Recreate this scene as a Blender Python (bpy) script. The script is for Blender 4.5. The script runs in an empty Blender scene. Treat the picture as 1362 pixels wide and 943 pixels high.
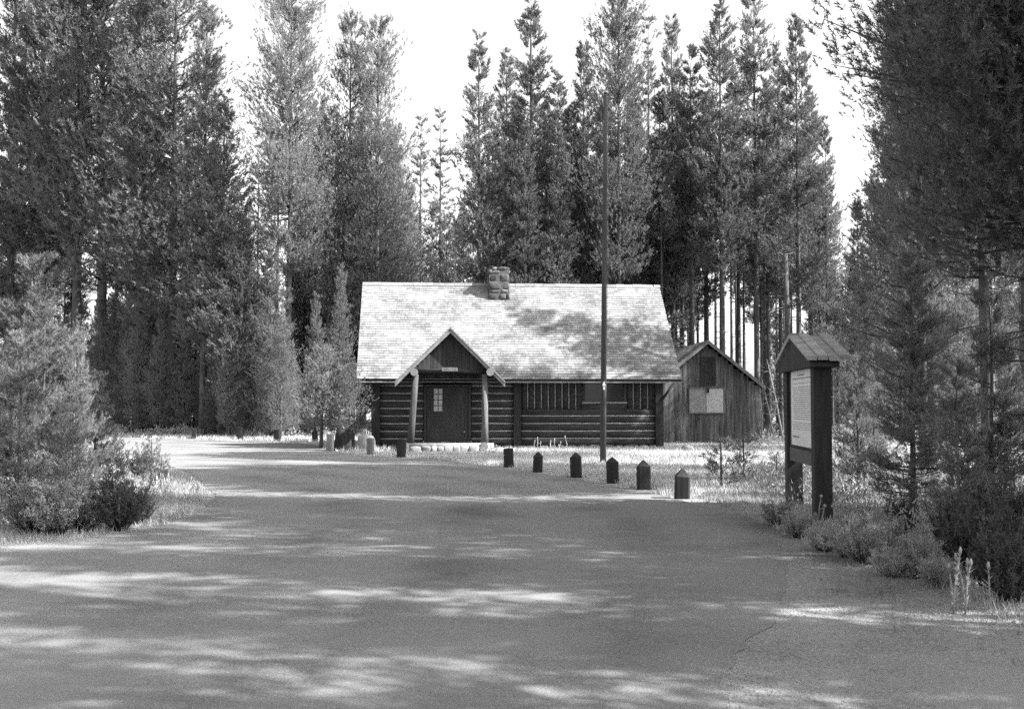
import bpy, math, random
import numpy as np
from mathutils import Vector, Matrix
random.seed(7)
R = math.radians
scene = bpy.context.scene
C = scene.collection

# ------------------------------------------------------------------ camera
F = 1500.0; HC = 1.6
PITCH = math.atan(68.5 / F)
cp, sp = math.cos(PITCH), math.sin(PITCH)
cam_d = bpy.data.cameras.new('camera'); cam = bpy.data.objects.new('camera', cam_d); C.objects.link(cam)
cam.location = (0, 0, HC); cam.rotation_euler = (R(90) + PITCH, 0, 0)
cam_d.sensor_width = 36; cam_d.lens = 36 * F / 1362; cam_d.clip_end = 2000; cam_d.clip_start = .1
cam_d.dof.use_dof = True; cam_d.dof.focus_distance = 38; cam_d.dof.aperture_fstop = 5.0
scene.camera = cam

def ray(px, py):
    a = (px - 681) / F; b = (471.5 - py) / F
    return Vector((a, cp - b * sp, sp + b * cp))
def at(px, py, Y):
    d = ray(px, py); return Vector((0, 0, HC)) + d * (Y / d.y)
def gp(px, py):
    d = ray(px, py); p = Vector((0, 0, HC)) + d * (-HC / d.z); return Vector((p.x, p.y, 0))

# ------------------------------------------------------------------ materials (all neutral: black-and-white world)
def new_mat(name):
    m = bpy.data.materials.new(name); m.use_nodes = True
    nt = m.node_tree; b = nt.nodes['Principled BSDF']
    b.inputs['Specular IOR Level'].default_value = .25
    return m, nt, b
def g3(v): return (v, v, v, 1)
def mat(name, lo, hi, scale=(4, 4, 4), rough=.9, bump=0, detail=6, island=0, spec=.25, metal=0, pos=(.3, .7), bdist=.02):
    m, nt, b = new_mat(name); N = nt.nodes.new; L = nt.links.new
    tc = N('ShaderNodeTexCoord'); mp = N('ShaderNodeMapping'); mp.inputs['Scale'].default_value = scale
    L(tc.outputs['Object'], mp.inputs['Vector'])
    no = N('ShaderNodeTexNoise'); no.inputs['Scale'].default_value = 1; no.inputs['Detail'].default_value = detail
    no.inputs['Roughness'].default_value = .65
    L(mp.outputs[0], no.inputs['Vector'])
    cr = N('ShaderNodeValToRGB'); cr.color_ramp.elements[0].color = g3(lo); cr.color_ramp.elements[1].color = g3(hi)
    cr.color_ramp.elements[0].position = pos[0]; cr.color_ramp.elements[1].position = pos[1]
    L(no.outputs['Fac'], cr.inputs['Fac'])
    out = cr.outputs['Color']
    if island:
        ge = N('ShaderNodeNewGeometry'); mr = N('ShaderNodeMapRange')
        mr.inputs['To Min'].default_value = 1 - island; mr.inputs['To Max'].default_value = 1 + island
        L(ge.outputs['Random Per Island'], mr.inputs['Value'])
        vm = N('ShaderNodeVectorMath'); vm.operation = 'SCALE'
        L(out, vm.inputs[0]); L(mr.outputs[0], vm.inputs['Scale']); out = vm.outputs[0]
    L(out, b.inputs['Base Color'])
    b.inputs['Roughness'].default_value = rough; b.inputs['Specular IOR Level'].default_value = spec
    b.inputs['Metallic'].default_value = metal
    if bump:
        bn = N('ShaderNodeBump'); bn.inputs['Strength'].default_value = bump; bn.inputs['Distance'].default_value = bdist
        L(no.outputs['Fac'], bn.inputs['Height']); L(bn.outputs[0], b.inputs['Normal'])
    return m
def leaf_mat(name, lo, hi, trans=.3, scale=1.3):
    m, nt, b = new_mat(name); N = nt.nodes.new; L = nt.links.new
    tc = N('ShaderNodeTexCoord'); no = N('ShaderNodeTexNoise'); no.inputs['Scale'].default_value = scale; no.inputs['Detail'].default_value = 3
    L(tc.outputs['Object'], no.inputs['Vector'])
    oi = N('ShaderNodeObjectInfo')
    ge = N('ShaderNodeNewGeometry')
    a = N('ShaderNodeMath'); a.operation = 'MULTIPLY_ADD'; a.inputs[1].default_value = .35
    L(oi.outputs['Random'], a.inputs[0]); L(no.outputs['Fac'], a.inputs[2])
    a2 = N('ShaderNodeMath'); a2.operation = 'MULTIPLY_ADD'; a2.inputs[1].default_value = .3
    L(ge.outputs['Random Per Island'], a2.inputs[0]); L(a.outputs[0], a2.inputs[2])
    cr = N('ShaderNodeValToRGB'); cr.color_ramp.elements[0].color = g3(lo); cr.color_ramp.elements[1].color = g3(hi)
    cr.color_ramp.elements[0].position = .45; cr.color_ramp.elements[1].position = 1.0
    L(a2.outputs[0], cr.inputs['Fac']); L(cr.outputs[0], b.inputs['Base Color'])
    b.inputs['Roughness'].default_value = .7; b.inputs['Specular IOR Level'].default_value = .2
    tr = N('ShaderNodeBsdfTranslucent'); L(cr.outputs[0], tr.inputs['Color'])
    mx = N('ShaderNodeMixShader'); mx.inputs[0].default_value = trans
    L(b.outputs[0], mx.inputs[1]); L(tr.outputs[0], mx.inputs[2]); L(mx.outputs[0], nt.nodes['Material Output'].inputs['Surface'])
    return m

M = {}
M['needles'] = leaf_mat('pine_needles', .07, .215, .3, 2.2)
M['needles_mid'] = leaf_mat('young_needles', .09, .25, .35, 2.2)
M['bark_dark'] = mat('dark_bark', .025, .08, (6, 6, 1.6), bump=.8, bdist=.03)
M['needles_pale'] = leaf_mat('pale_needles', .09, .23, .35)
M['needles_dark'] = leaf_mat('dark_needles', .03, .19, .25, 3)  # near crowns: shade put into the dark base, sunlit tufts into the noise
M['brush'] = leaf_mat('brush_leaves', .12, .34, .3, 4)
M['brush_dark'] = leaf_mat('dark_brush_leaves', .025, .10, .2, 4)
M['grass'] = leaf_mat('dry_grass_blades', .30, .62, .3, .7)
M['cover'] = leaf_mat('ground_cover_leaves', .12, .36, .3, .5)
M['bark'] = mat('bark', .03, .12, (6, 6, 1.6), bump=.8, bdist=.03)
M['bark_pale'] = mat('pale_bark', .10, .26, (6, 6, 1.6), bump=.6, bdist=.03)
M['deadwood'] = mat('dead_wood', .15, .32, (8, 8, 2))
M['log'] = mat('dark_log', .018, .055, (1.2, 8, 8), bump=.5)
M['logend'] = mat('cut_log_end', .10, .22, (8, 8, 8))
M['lit_chink'] = mat('lit_chinking', .16, .36, (2.5, 9, 9))  # pale strips: chinking, with sunlight on the log tops painted in
M['postwood'] = mat('porch_post_wood', .05, .14, (9, 9, 1.2), bump=.5)
M['postwood_shaded'] = mat('shaded_post_wood', .03, .075, (9, 9, 1.2), bump=.5)  # darker copy of the post wood, paints shade on the left porch post
M['darkwood'] = mat('dark_stained_wood', .016, .04, (7, 7, 1.2), bump=.4)
M['door'] = mat('door_paint', .035, .06, (7, 7, 1.5), bump=.2)
M['trim'] = mat('weathered_trim', .12, .26, (5, 5, 5), bump=.3)
M['shingle'] = mat('cedar_shingle', .085, .275, (.9, .9, 1.6), island=.24, bump=.15, pos=(.25, .75))
M['shingle_dark'] = mat('old_shingle', .07, .18, (2, 2, 2), island=.3)
M['stone'] = mat('field_stone', .09, .26, (3, 3, 3), island=.45, bump=.8)
M['chimney_stone'] = mat('chimney_stone', .03, .12, (5, 5, 5), island=.7, bump=1.2)
M['mortar'] = mat('mortar', .06, .10, (9, 9, 9), bump=.6)
M['board'] = mat('weathered_board', .018, .18, (9, 9, .8), island=.4, bump=.5)
M['board_dark'] = mat('dark_board', .018, .05, (9, 9, .9), island=.3, bump=.4)
M['shutter'] = mat('grey_panel', .19, .26, (3, 3, 3))
M['shutter_pale'] = mat('pale_panel', .34, .44, (3, 3, 3))
M['glass'] = mat('window_glass', .02, .03, (1, 1, 1), rough=.08, spec=.7)
M['pane_light'] = mat('curtained_glass', .30, .5, (9, 9, 3), rough=.2, spec=.6)
M['bollard'] = mat('creosoted_post', .012, .035, (9, 9, 2), bump=.5)
M['bollard_sunlit'] = mat('sunlit_post', .07, .17, (9, 9, 2), bump=.5)  # paler copy of the post colour, sunlight painted onto two bollards
M['pole'] = mat('pole_wood', .035, .075, (12, 12, .6), bump=.3)
M['white'] = mat('white_fitting', .7, .8, (3, 3, 3), rough=.5)
M['signwood'] = mat('sign_timber', .018, .045, (9, 9, 1.3), bump=.5)
M['signrail'] = mat('sign_rail', .055, .11, (1.5, 9, 9), bump=.4)
M['signroof'] = mat('sign_roof_plank', .14, .34, (9, 1.5, 9), island=.25, bump=.5)
M['paper'] = mat('sign_sheet', .50, .62, (2, 2, 2), rough=.6)
M['ink'] = mat('sign_lettering', .12, .2, (40, 40, 40))
M['metal'] = mat('dull_metal', .3, .4, (4, 4, 4), rough=.4, metal=.7)

# ground & asphalt
def ground_mat():
    m, nt, b = new_mat('forest_floor'); N = nt.nodes.new; L = nt.links.new
    tc = N('ShaderNodeTexCoord')
    n1 = N('ShaderNodeTexNoise'); n1.inputs['Scale'].default_value = .35; n1.inputs['Detail'].default_value = 8; n1.inputs['Roughness'].default_value = .7
    n2 = N('ShaderNodeTexNoise'); n2.inputs['Scale'].default_value = 9; n2.inputs['Detail'].default_value = 6
    L(tc.outputs['Object'], n1.inputs[0]); L(tc.outputs['Object'], n2.inputs[0])
    ad = N('ShaderNodeMath'); ad.operation = 'MULTIPLY_ADD'; ad.inputs[1].default_value = .5
    L(n2.outputs['Fac'], ad.inputs[0]); L(n1.outputs['Fac'], ad.inputs[2])
    cr = N('ShaderNodeValToRGB'); cr.color_ramp.elements[0].color = g3(.09); cr.color_ramp.elements[1].color = g3(.34)
    cr.color_ramp.elements[0].position = .55; cr.color_ramp.elements[1].position = .95
    L(ad.outputs[0], cr.inputs[0]); L(cr.outputs[0], b.inputs['Base Color'])
    bn = N('ShaderNodeBump'); bn.inputs['Distance'].default_value = .06; bn.inputs['Strength'].default_value = .7
    L(n2.outputs['Fac'], bn.inputs['Height']); L(bn.outputs[0], b.inputs['Normal']); b.inputs['Roughness'].default_value = 1
    return m
def asphalt_mat(name='asphalt', lo=.075, hi=.165, coarse=1.0):
    m, nt, b = new_mat(name); N = nt.nodes.new; L = nt.links.new
    tc = N('ShaderNodeTexCoord')
    n1 = N('ShaderNodeTexNoise'); n1.inputs['Scale'].default_value = .5; n1.inputs['Detail'].default_value = 7; n1.inputs['Roughness'].default_value = .6
    n2 = N('ShaderNodeTexNoise'); n2.inputs['Scale'].default_value = 70 / coarse; n2.inputs['Detail'].default_value = 3
    vo = N('ShaderNodeTexVoronoi'); vo.inputs['Scale'].default_value = 28 / coarse
    # long tyre-polished arcs following the bend: rings about a point left of the road
    mp = N('ShaderNodeMapping'); mp.inputs['Location'].default_value = (22, -14, 0)
    wv = N('ShaderNodeTexWave'); wv.wave_type = 'RINGS'; wv.rings_direction = 'Z'; wv.inputs['Scale'].default_value = .16
    wv.inputs['Distortion'].default_value = 1.2; wv.inputs['Detail'].default_value = 3; wv.inputs['Detail Scale'].default_value = .3
    L(tc.outputs['Object'], mp.inputs[0]); L(mp.outputs[0], wv.inputs['Vector'])
    for n in (n1, n2, vo): L(tc.outputs['Object'], n.inputs['Vector'])
    a = N('ShaderNodeMath'); a.operation = 'MULTIPLY_ADD'; a.inputs[1].default_value = .8
    L(n2.outputs['Fac'], a.inputs[0]); L(n1.outputs['Fac'], a.inputs[2])
    a2 = N('ShaderNodeMath'); a2.operation = 'MULTIPLY_ADD'; a2.inputs[1].default_value = .16
    L(wv.outputs['Fac'], a2.inputs[0]); L(a.outputs[0], a2.inputs[2])
    cr = N('ShaderNodeValToRGB'); cr.color_ramp.elements[0].color = g3(lo); cr.color_ramp.elements[1].color = g3(hi)
    cr.color_ramp.elements[0].position = .68; cr.color_ramp.elements[1].position = 1.2
    L(a2.outputs[0], cr.inputs[0])
    # pale and dark chips of stone
    sp1 = N('ShaderNodeValToRGB'); sp1.color_ramp.elements[0].color = g3(1.45); sp1.color_ramp.elements[1].color = g3(1)
    sp1.color_ramp.elements[0].position = .08; sp1.color_ramp.elements[1].position = .2
    L(vo.outputs['Distance'], sp1.inputs[0])
    mu = N('ShaderNodeMix'); mu.data_type = 'RGBA'; mu.blend_type = 'MULTIPLY'; mu.inputs[0].default_value = 1
    L(cr.outputs[0], mu.inputs[6]); L(sp1.outputs[0], mu.inputs[7]); 
    # a few cracks
    v2 = N('ShaderNodeTexVoronoi'); v2.feature = 'DISTANCE_TO_EDGE'; v2.inputs['Scale'].default_value = .22
    n3 = N('ShaderNodeTexNoise'); n3.inputs['Scale'].default_value = 1.3; n3.inputs['Detail'].default_value = 6
    mm = N('ShaderNodeMix'); mm.data_type = 'VECTOR'; mm.inputs[0].default_value = .25
    L(tc.outputs['Object'], n3.inputs['Vector']); L(tc.outputs['Object'], mm.inputs[4]); L(n3.outputs['Color'], mm.inputs[5])
    L(mm.outputs[1], v2.inputs['Vector'])
    c2 = N('ShaderNodeValToRGB'); c2.color_ramp.elements[0].color = g3(.6); c2.color_ramp.elements[1].color = g3(1)
    c2.color_ramp.elements[0].position = .0; c2.color_ramp.elements[1].position = .002
    L(v2.outputs['Distance'], c2.inputs[0])
    mu2 = N('ShaderNodeMix'); mu2.data_type = 'RGBA'; mu2.blend_type = 'MULTIPLY'; mu2.inputs[0].default_value = .0 if coarse > 1 else .2
    L(mu.outputs[2], mu2.inputs[6]); L(c2.outputs[0], mu2.inputs[7]); L(mu2.outputs[2], b.inputs['Base Color'])
    bn = N('ShaderNodeBump'); bn.inputs['Distance'].default_value = .012 * coarse; bn.inputs['Strength'].default_value = .6
    L(n2.outputs['Fac'], bn.inputs['Height']); L(bn.outputs[0], b.inputs['Normal']); b.inputs['Roughness'].default_value = .95
    return m
M['ground'] = ground_mat(); M['asphalt'] = asphalt_mat(); M['gravel'] = asphalt_mat('gravel_shoulder', .075, .215, 1.7)

# ------------------------------------------------------------------ mesh helpers
class MB:
    def __init__(s): s.v = []; s.f = []; s.mi = []; s.sm = []
    def add(s, vs, fs, mi=0, sm=False):
        o = len(s.v); s.v += [tuple(v) for v in vs]; s.f += [tuple(i + o for i in f) for f in fs]
        s.mi += [mi] * len(fs); s.sm += [sm] * len(fs)
    def box(s, c, d, rot=None, mi=0):
        hx, hy, hz = d[0] / 2, d[1] / 2, d[2] / 2
        vs = [Vector((x, y, z)) for x in (-hx, hx) for y in (-hy, hy) for z in (-hz, hz)]
        if rot is not None: vs = [rot @ v for v in vs]
        c = Vector(c)
        s.add([v + c for v in vs], [(0, 1, 3, 2), (4, 6, 7, 5), (0, 4, 5, 1), (2, 3, 7, 6), (0, 2, 6, 4), (1, 5, 7, 3)], mi)
    def bx(s, x0, x1, y0, y1, z0, z1, mi=0): s.box(((x0 + x1) / 2, (y0 + y1) / 2, (z0 + z1) / 2), (x1 - x0, y1 - y0, z1 - z0), None, mi)
    def tube(s, pts, rs, n=8, mi=0, capmi=None, sm=True, jit=0):
        pts = [Vector(p) for p in pts]; o = len(s.v); k = len(pts); ref = None
        for i, p in enumerate(pts):
            t = (pts[min(i + 1, k - 1)] - pts[max(i - 1, 0)]).normalized()
            if ref is None: ref = t.orthogonal().normalized()
            u = (ref - t * ref.dot(t)).normalized(); w = t.cross(u); ref = u
            for j in range(n):
                a = 2 * math.pi * j / n; rr = rs[i] * (1 + random.uniform(-jit, jit))
                s.v.append(tuple(p + (u * math.cos(a) + w * math.sin(a)) * rr))
        for i in range(k - 1):
            for j in range(n):
                s.f.append((o + i * n + j, o + i * n + (j + 1) % n, o + (i + 1) * n + (j + 1) % n, o + (i + 1) * n + j)); s.mi.append(mi); s.sm.append(sm)
        cm = mi if capmi is None else capmi
        s.f.append(tuple(o + j for j in reversed(range(n)))); s.mi.append(cm); s.sm.append(False)
        s.f.append(tuple(o + (k - 1) * n + j for j in range(n))); s.mi.append(cm); s.sm.append(False)
    def prism(s, poly, d, mi=0):   # poly of 3D points, extruded by vector d
        n = len(poly); d = Vector(d); vs = [Vector(p) for p in poly]; vs += [v + d for v in vs]
        s.add(vs, [tuple(range(n)), tuple(reversed(range(n, 2 * n)))] + [(i, i + n, (i + 1) % n + n, (i + 1) % n) for i in range(n)], mi)
    def blob(s, c, d, seed=0, sub=2, mi=0, amp=.22, boxy=1.0):
        import bmesh
        bm = bmesh.new(); bmesh.ops.create_icosphere(bm, subdivisions=sub, radius=.5)
        rg = random.Random(seed); offs = [Vector((rg.uniform(-1, 1), rg.uniform(-1, 1), rg.uniform(-1, 1))).normalized() for _ in range(7)]
        am = [rg.uniform(-amp, amp) for _ in range(7)]
        vs = []
        for v in bm.verts:
            n = v.co.normalized(); k = 1 + sum(a * max(0, n.dot(o)) ** 2 for a, o in zip(am, offs))
            if boxy < 1: v.co = Vector([math.copysign(abs(q * 2) ** boxy / 2, q) for q in v.co])
            vs.append(Vector((v.co.x * k * d[0], v.co.y * k * d[1], v.co.z * k * d[2])) + Vector(c))
        fs = [tuple(v.index for v in f.verts) for f in bm.faces]; bm.free()
        s.add(vs, fs, mi, True)
    def mesh(s, name, mats):
        me = bpy.data.meshes.new(name); me.from_pydata(s.v, [], s.f)
        for m in (mats if isinstance(mats, (list, tuple)) else [mats]): me.materials.append(M[m])
        me.polygons.foreach_set('material_index', s.mi); me.polygons.foreach_set('use_smooth', s.sm)
        import bmesh
        bm = bmesh.new(); bm.from_mesh(me); bmesh.ops.recalc_face_normals(bm, faces=bm.faces); bm.to_mesh(me); bm.free()
        me.update(); return me
    def build(s, name, mats, parent=None, loc=(0, 0, 0), rot=(0, 0, 0)):
        return obj(name, s.mesh(name, mats), parent, loc, rot)
def obj(name, me, parent=None, loc=(0, 0, 0), rot=(0, 0, 0)):
    o = bpy.data.objects.new(name, me); C.objects.link(o); o.location = loc; o.rotation_euler = rot
    if parent: o.parent = parent
    return o
def tag(o, label, cat=None, group=None, kind=None):
    if label: o['label'] = label
    if cat: o['category'] = cat
    if group: o['group'] = group
    if kind: o['kind'] = kind
    return o
def empty(name, loc, rz, label, cat, group=None):
    o = bpy.data.objects.new(name, None); C.objects.link(o); o.location = loc; o.rotation_euler = (0, 0, rz)
    o.empty_display_size = .3
    return tag(o, label, cat, group)
def tri_mesh(name, V, mname, F4=False):
    k = 4 if F4 else 3
    n = len(V) // k; me = bpy.data.meshes.new(name)
    me.vertices.add(len(V)); me.vertices.foreach_set('co', np.asarray(V, dtype=np.float32).ravel())
    me.loops.add(n * k); me.loops.foreach_set('vertex_index', np.arange(n * k, dtype=np.int32))
    me.polygons.add(n); me.polygons.foreach_set('loop_start', np.arange(0, n * k, k, dtype=np.int32))
    me.materials.append(M[mname]); me.update(calc_edges=True); return me
def nrm(a): return a / (np.linalg.norm(a, axis=-1, keepdims=True) + 1e-9)
def blades(P, D, L, W, rng):
    """one slim triangle per row"""
    side = nrm(np.cross(D, rng.normal(size=P.shape))) * (W[:, None] / 2)
    V = np.empty((len(P) * 3, 3)); V[0::3] = P + side; V[1::3] = P - side; V[2::3] = P + D * L[:, None]
    return V

# ------------------------------------------------------------------ pines
def crown_mesh(name, h, base, rad, seed, nbr, nsh, nbl, bl, bw, mname, shape=1.0, droop=0.0, gap=.35, top=.08, dens=1.0, shoot=.24, up=.62, latk=.8, full_limbs=False):
    rng = np.random.default_rng(seed)
    V = []; limbs = MB()
    ph = rng.uniform(0, 6.28, 6)
    for i in range(nbr):
        t = 1 - (rng.random() ** .85)            # 0 = crown base, 1 = tip ; a little denser low down
        z = base + (h - base) * t
        az = rng.uniform(0, 2 * math.pi)
        prof = (1 - t) ** (.75 * shape) * (1 - top) + top
        prof *= min(1, .55 + t * 3.2)
        cl = 1 + gap * (math.sin(az * 2 + z * 1.1 + ph[0]) * .5 + math.sin(az * 3 - z * 2.3 + ph[1]) * .5 + math.sin(z * 3.9 + ph[2]) * .35)
        Lb = rad * prof * cl * rng.uniform(.55, 1.12)
        if Lb < .12: Lb = .12
        out = np.array([math.cos(az), math.sin(az), 0.]); lat = np.array([-out[1], out[0], 0.])
        rise = .75 * t + .05 - droop * (1 - t) + rng.normal() * .12
        n = max(3, int(nsh * (.35 + Lb / rad)))
        s = np.sqrt(rng.uniform(.06, 1, n)); s[0] = 1
        off = rng.normal(size=n) * .24 * Lb * (.3 + s) * latk
        P = out * (s * Lb)[:, None] + lat * off[:, None]
        P[:, 2] += z + rise * s * Lb + .22 * Lb * s * s + rng.normal(size=n) * .10 * Lb
        D = nrm(out * .7 + lat * np.sign(off)[:, None] * .3 + np.array([0, 0, up + .6 * t]) + rng.normal(size=(n, 3)) * .3)
        q = np.repeat(np.arange(n), nbl); m = len(q)
        SL = shoot * rng.uniform(.6, 1.15, n)
        fr = rng.random(m)
        Pb = P[q] + D[q] * (fr * SL[q])[:, None]
        Db = nrm(D[q] * (.55 + .5 * fr)[:, None] + nrm(rng.normal(size=(m, 3))) * .72)
        V.append(blades(Pb, Db, bl * rng.uniform(.7, 1.2, m), np.full(m, bw), rng))
        if Lb > .5 and (full_limbs or i % 2 == 0):
            e = out * Lb * (.93 if full_limbs else .8); limbs.tube([(0, 0, z), (e[0] * .5, e[1] * .5, z + rise * Lb * .4), (e[0], e[1], z + rise * Lb * .8 + .1 * Lb)], [.012 + .012 * Lb, .01 + .006 * Lb, .005], 4)
    return tri_mesh(name, np.concatenate(V), mname), limbs
def trunk_mesh(name, h, r, seed, limbs, base, m='bark', dead=40, bend=.25, n=10):
    rg = random.Random(seed); mb = MB()
    a, b = rg.uniform(0, 6.28), rg.uniform(0, 6.28)
    k = 14; pts = []; rs = []
    for i in range(k):
        t = i / (k - 1); w = math.sin(t * 5 + a) * bend * .35 * t * (1 - t)
        pts.append((w * math.cos(b), w * math.sin(b), t * h - (.1 if i == 0 else 0))); rs.append(r * ((1 - t) ** .8) * (1.25 if i == 0 else 1) + .012)
    mb.tube(pts, rs, n, jit=.05)
    for i in range(dead):
        z = rg.uniform(.12 * base, base * 1.15); az = rg.uniform(0, 6.28); L = rg.uniform(.25, 1.1) * (.4 + .6 * z / max(base, .1))
        x, y = math.cos(az), math.sin(az)
        mb.tube([(0, 0, z), (x * L * .6, y * L * .6, z + rg.uniform(-.15, .15) * L), (x * L, y * L, z + rg.uniform(-.35, .3) * L)], [.018, .012, .004], 3)
    o = len(mb.v); mb.v += limbs.v; mb.f += [tuple(i + o for i in f) for f in limbs.f]; mb.mi += limbs.mi; mb.sm += limbs.sm
    return mb.mesh(name, m)
class Kind: pass
kinds = {}
def make_kind(key, h, base, rad, seed, r, *a, mname='needles', bark='bark', dead=40, bend=.3, tn=10, **k):
    K = Kind(); K.h = h; K.key = key
    K.crown, lm = crown_mesh('crown', h, base, rad, seed, *a, mname, **k)
    K.trunk = trunk_mesh('trunk', h * .97, r, seed, lm, base, bark, dead, bend, tn); K.r = rad
    kinds[key] = K
# tall lodgepoles (unit height in metres; scaled per tree)
make_kind('tallA', 20, 6.0, 1.75, 1, .15, 260, 21, 13, .135, .033)
make_kind('tallB', 20, 7.5, 1.6, 2, .13, 230, 21, 13, .135, .033, gap=.5)
make_kind('tallC', 20, 4.0, 1.9, 3, .15, 300, 21, 13, .135, .033, shape=1.15)
make_kind('tallD', 20, 9.0, 1.5, 4, .13, 200, 21, 13, .135, .033, gap=.6, shape=.8)
make_kind('broad', 20, 4.5, 2.7, 5, .17, 330, 25, 13, .135, .033, shape=.75, gap=.5, mname='needles')
make_kind('broadB', 20, 7.0, 2.5, 6, .18, 370, 25, 13, .135, .033, shape=.6, gap=.65)
make_kind('thin', 20, 5.0, 1.0, 7, .09, 170, 11, 13, .135, .033, gap=.6, mname='needles_pale')
make_kind('full', 12, .9, 1.9, 8, .13, 300, 20, 13, .11, .026, shape=1.2, mname='needles_mid', dead=6)
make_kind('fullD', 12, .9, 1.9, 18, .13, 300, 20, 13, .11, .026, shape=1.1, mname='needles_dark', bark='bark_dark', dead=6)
make_kind('fullB', 12, .6, 2.2, 9, .14, 320, 20, 13, .11, .026, shape=1.1, mname='needles_pale', dead=6)
make_kind('pole', 20, 13.5, 1.3, 10, .12, 110, 20, 13, .135, .033, gap=.6, dead=70)
# near trees with finer needles
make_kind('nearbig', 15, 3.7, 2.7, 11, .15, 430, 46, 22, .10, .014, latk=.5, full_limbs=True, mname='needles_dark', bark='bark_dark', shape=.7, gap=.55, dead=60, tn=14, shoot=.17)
make_kind('nearmid', 9, 1.1, 1.25, 12, .07, 190, 38, 22, .08, .011, latk=.5, full_limbs=True, bark='bark_dark', mname='needles', shape=.9, gap=.5, dead=30, tn=12, shoot=.16)
make_kind('sapling', 4, .3, .95, 13, .045, 110, 18, 22, .085, .011, mname='needles_mid', bark='bark_pale', shape=.9, gap=.5, dead=14, shoot=.16)
make_kind('saplingB', 4, .5, .8, 14, .04, 90, 26, 20, .085, .012, mname='needles', bark='bark', shape=.8, gap=.6, dead=14, shoot=.16)
make_kind('seedling', 1.2, .1, .42, 15, .014, 34, 9, 16, .06, .010, mname='needles', shape=.9, gap=.5, dead=0, bend=.04, shoot=.09)
make_kind('fir', 4, .85, 1.5, 16, .07, 140, 15, 16, .08, .018, mname='needles', shape=1.0, gap=.5, droop=.25, dead=0, shoot=.14)

used = {}
def tree(kind, x, y, h, label, group=None, name='pine_tree', wide=1.0, rz=None, lean=(0, 0), cat='tree', z=0):
    K = kinds[kind]
    e = empty(name, (x, y, z), random.uniform(0, 6.28) if rz is None else rz, label, cat, group)
    s = h / K.h; ws = s * wide if wide else 1
    e.scale = (ws, ws, s)
    e.rotation_euler = (lean[1], lean[0], e.rotation_euler.z) if rz is not None else (lean[1], lean[0], e.rotation_euler.z)
    obj('trunk', K.trunk, e); obj('crown', K.crown, e)
    return e
def tree_px(kind, px, ytop, Y, label, group=None, **k):
    p = at(px, ytop, Y); h = p.z
    return tree(kind, p.x, Y, h, label, group, **k)
placed = []
REDGE = ((-200, 574), (0, 577), (150, 581), (260, 584.5), (370, 588.5), (422, 590.5), (446, 602), (530, 609), (600, 613))
def min_y(px):
    if px > 470: return 0
    for (a, b), (c, d) in zip(REDGE, REDGE[1:]):
        if a <= px <= c: return 2400 / (b + (d - b) * (px - a) / (c - a) - 540) + 2.2
    return 0
def T(kind, px, ytop, Y, label, group=None, **k):
    Y = max(Y + (6.5 if 335 < px < 620 and ytop < 300 else 0), min_y(px) + 4.5); k['wide'] = k.get('wide', 1) * 1.2
    e = tree_px(kind, px, ytop, Y, label, group, **k); placed.append((e.location.x, e.location.y)); return e

# skyline and named trees, left to right
T('tallC', 22, -60, 58, 'tall pine cut off by the left edge of the picture, leftmost in the back wood', wide=1.0)
T('tallA', 62, -130, 53, 'towering dark pine second from the left edge in the tall left wood', wide=1.0)
T('broadB', 112, -170, 56, 'towering pine just left of the thick leaning trunk in the left wood', wide=.8)
T('broad', 151, -260, 51, 'thickest leaning pale trunked pine in the left wood, its top out of frame', wide=.72, lean=(R(2.0), 0))
T('tallA', 196, -110, 57, 'tall pine just right of the thick leaning trunk, sky showing through it', wide=.9)
T('broad', 236, -90, 50, 'broad bushy pine whose right side edges the left sky gap', wide=.88)
T('tallC', 276, -10, 60, 'tall narrow pine at the right end of the left wood near the sky gap', wide=.8)
T('tallC', 299, 122, 54, 'pointed shorter pine stepping down beside the left sky gap', wide=.95)
T('thin', 345, 172, 66, 'spindly pale pine standing alone in the left sky gap', wide=1.0)
T('full', 322, 250, 50, 'lower bushy pine at the foot of the left sky gap', wide=.85)
T('full', 362, 330, 49, 'bushy young pine left of the two bare trunks', wide=.8)
T('pole', 371, 150, 58, 'slim dark bare trunked pine just left of the tall trunk at the sky gap', wide=.9)
T('broadB', 388, -25, 52, 'tall pine with long bare trunk and ragged branch reaching into the left sky gap', wide=.66)
T('broad', 425, 130, 62, 'broad pine between the long bare trunk and the twin topped pines', wide=.6)
T('broad', 467, 22, 55, 'left one of the twin topped pines left of the centre sky gap', wide=.62)
T('broad', 503, 24, 54, 'right one of the twin topped pines, bulging into the centre sky gap', wide=.68)
T('fullB', 524, 190, 57, 'pale pointed young pine above the left end of the cabin roof', wide=.52)
T('thin', 560, 158, 66, 'thin pale pine left of the centre sky gap bottom, above the porch', wide=1.1)
T('thin', 586, 150, 68, 'spindly see through pine at the foot of the centre sky gap', wide=1.2)
T('full', 594, 290, 60, 'low pine behind the ridge above the porch', wide=.6)
T('tallC', 637, 45, 56, 'pointed pine directly behind the chimney, right of the centre sky gap', wide=.86)
T('tallA', 674, 72, 60, 'dark pine close behind and right of the chimney pine', wide=.8)
T('tallC', 706, -6, 57, 'very tall wide pine behind the cabin, right of the chimney', wide=.95)
T('tallB', 742, 100, 63, 'shorter dark pine filling between two tall pines left of the flagpole', wide=.9)
T('tallA', 776, 62, 60, 'pine with small round top just left of the flagpole top', wide=.72)
T('broadB', 822, -5, 56, 'ragged topped tall pine directly behind the flagpole', wide=.62)
T('thin', 862, 25, 62, 'thin pine with sparse top right of the flagpole', wide=1.1)
T('tallA', 893, 28, 60, 'sparse pointed pine above the right end of the cabin roof', wide=.72)
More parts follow.
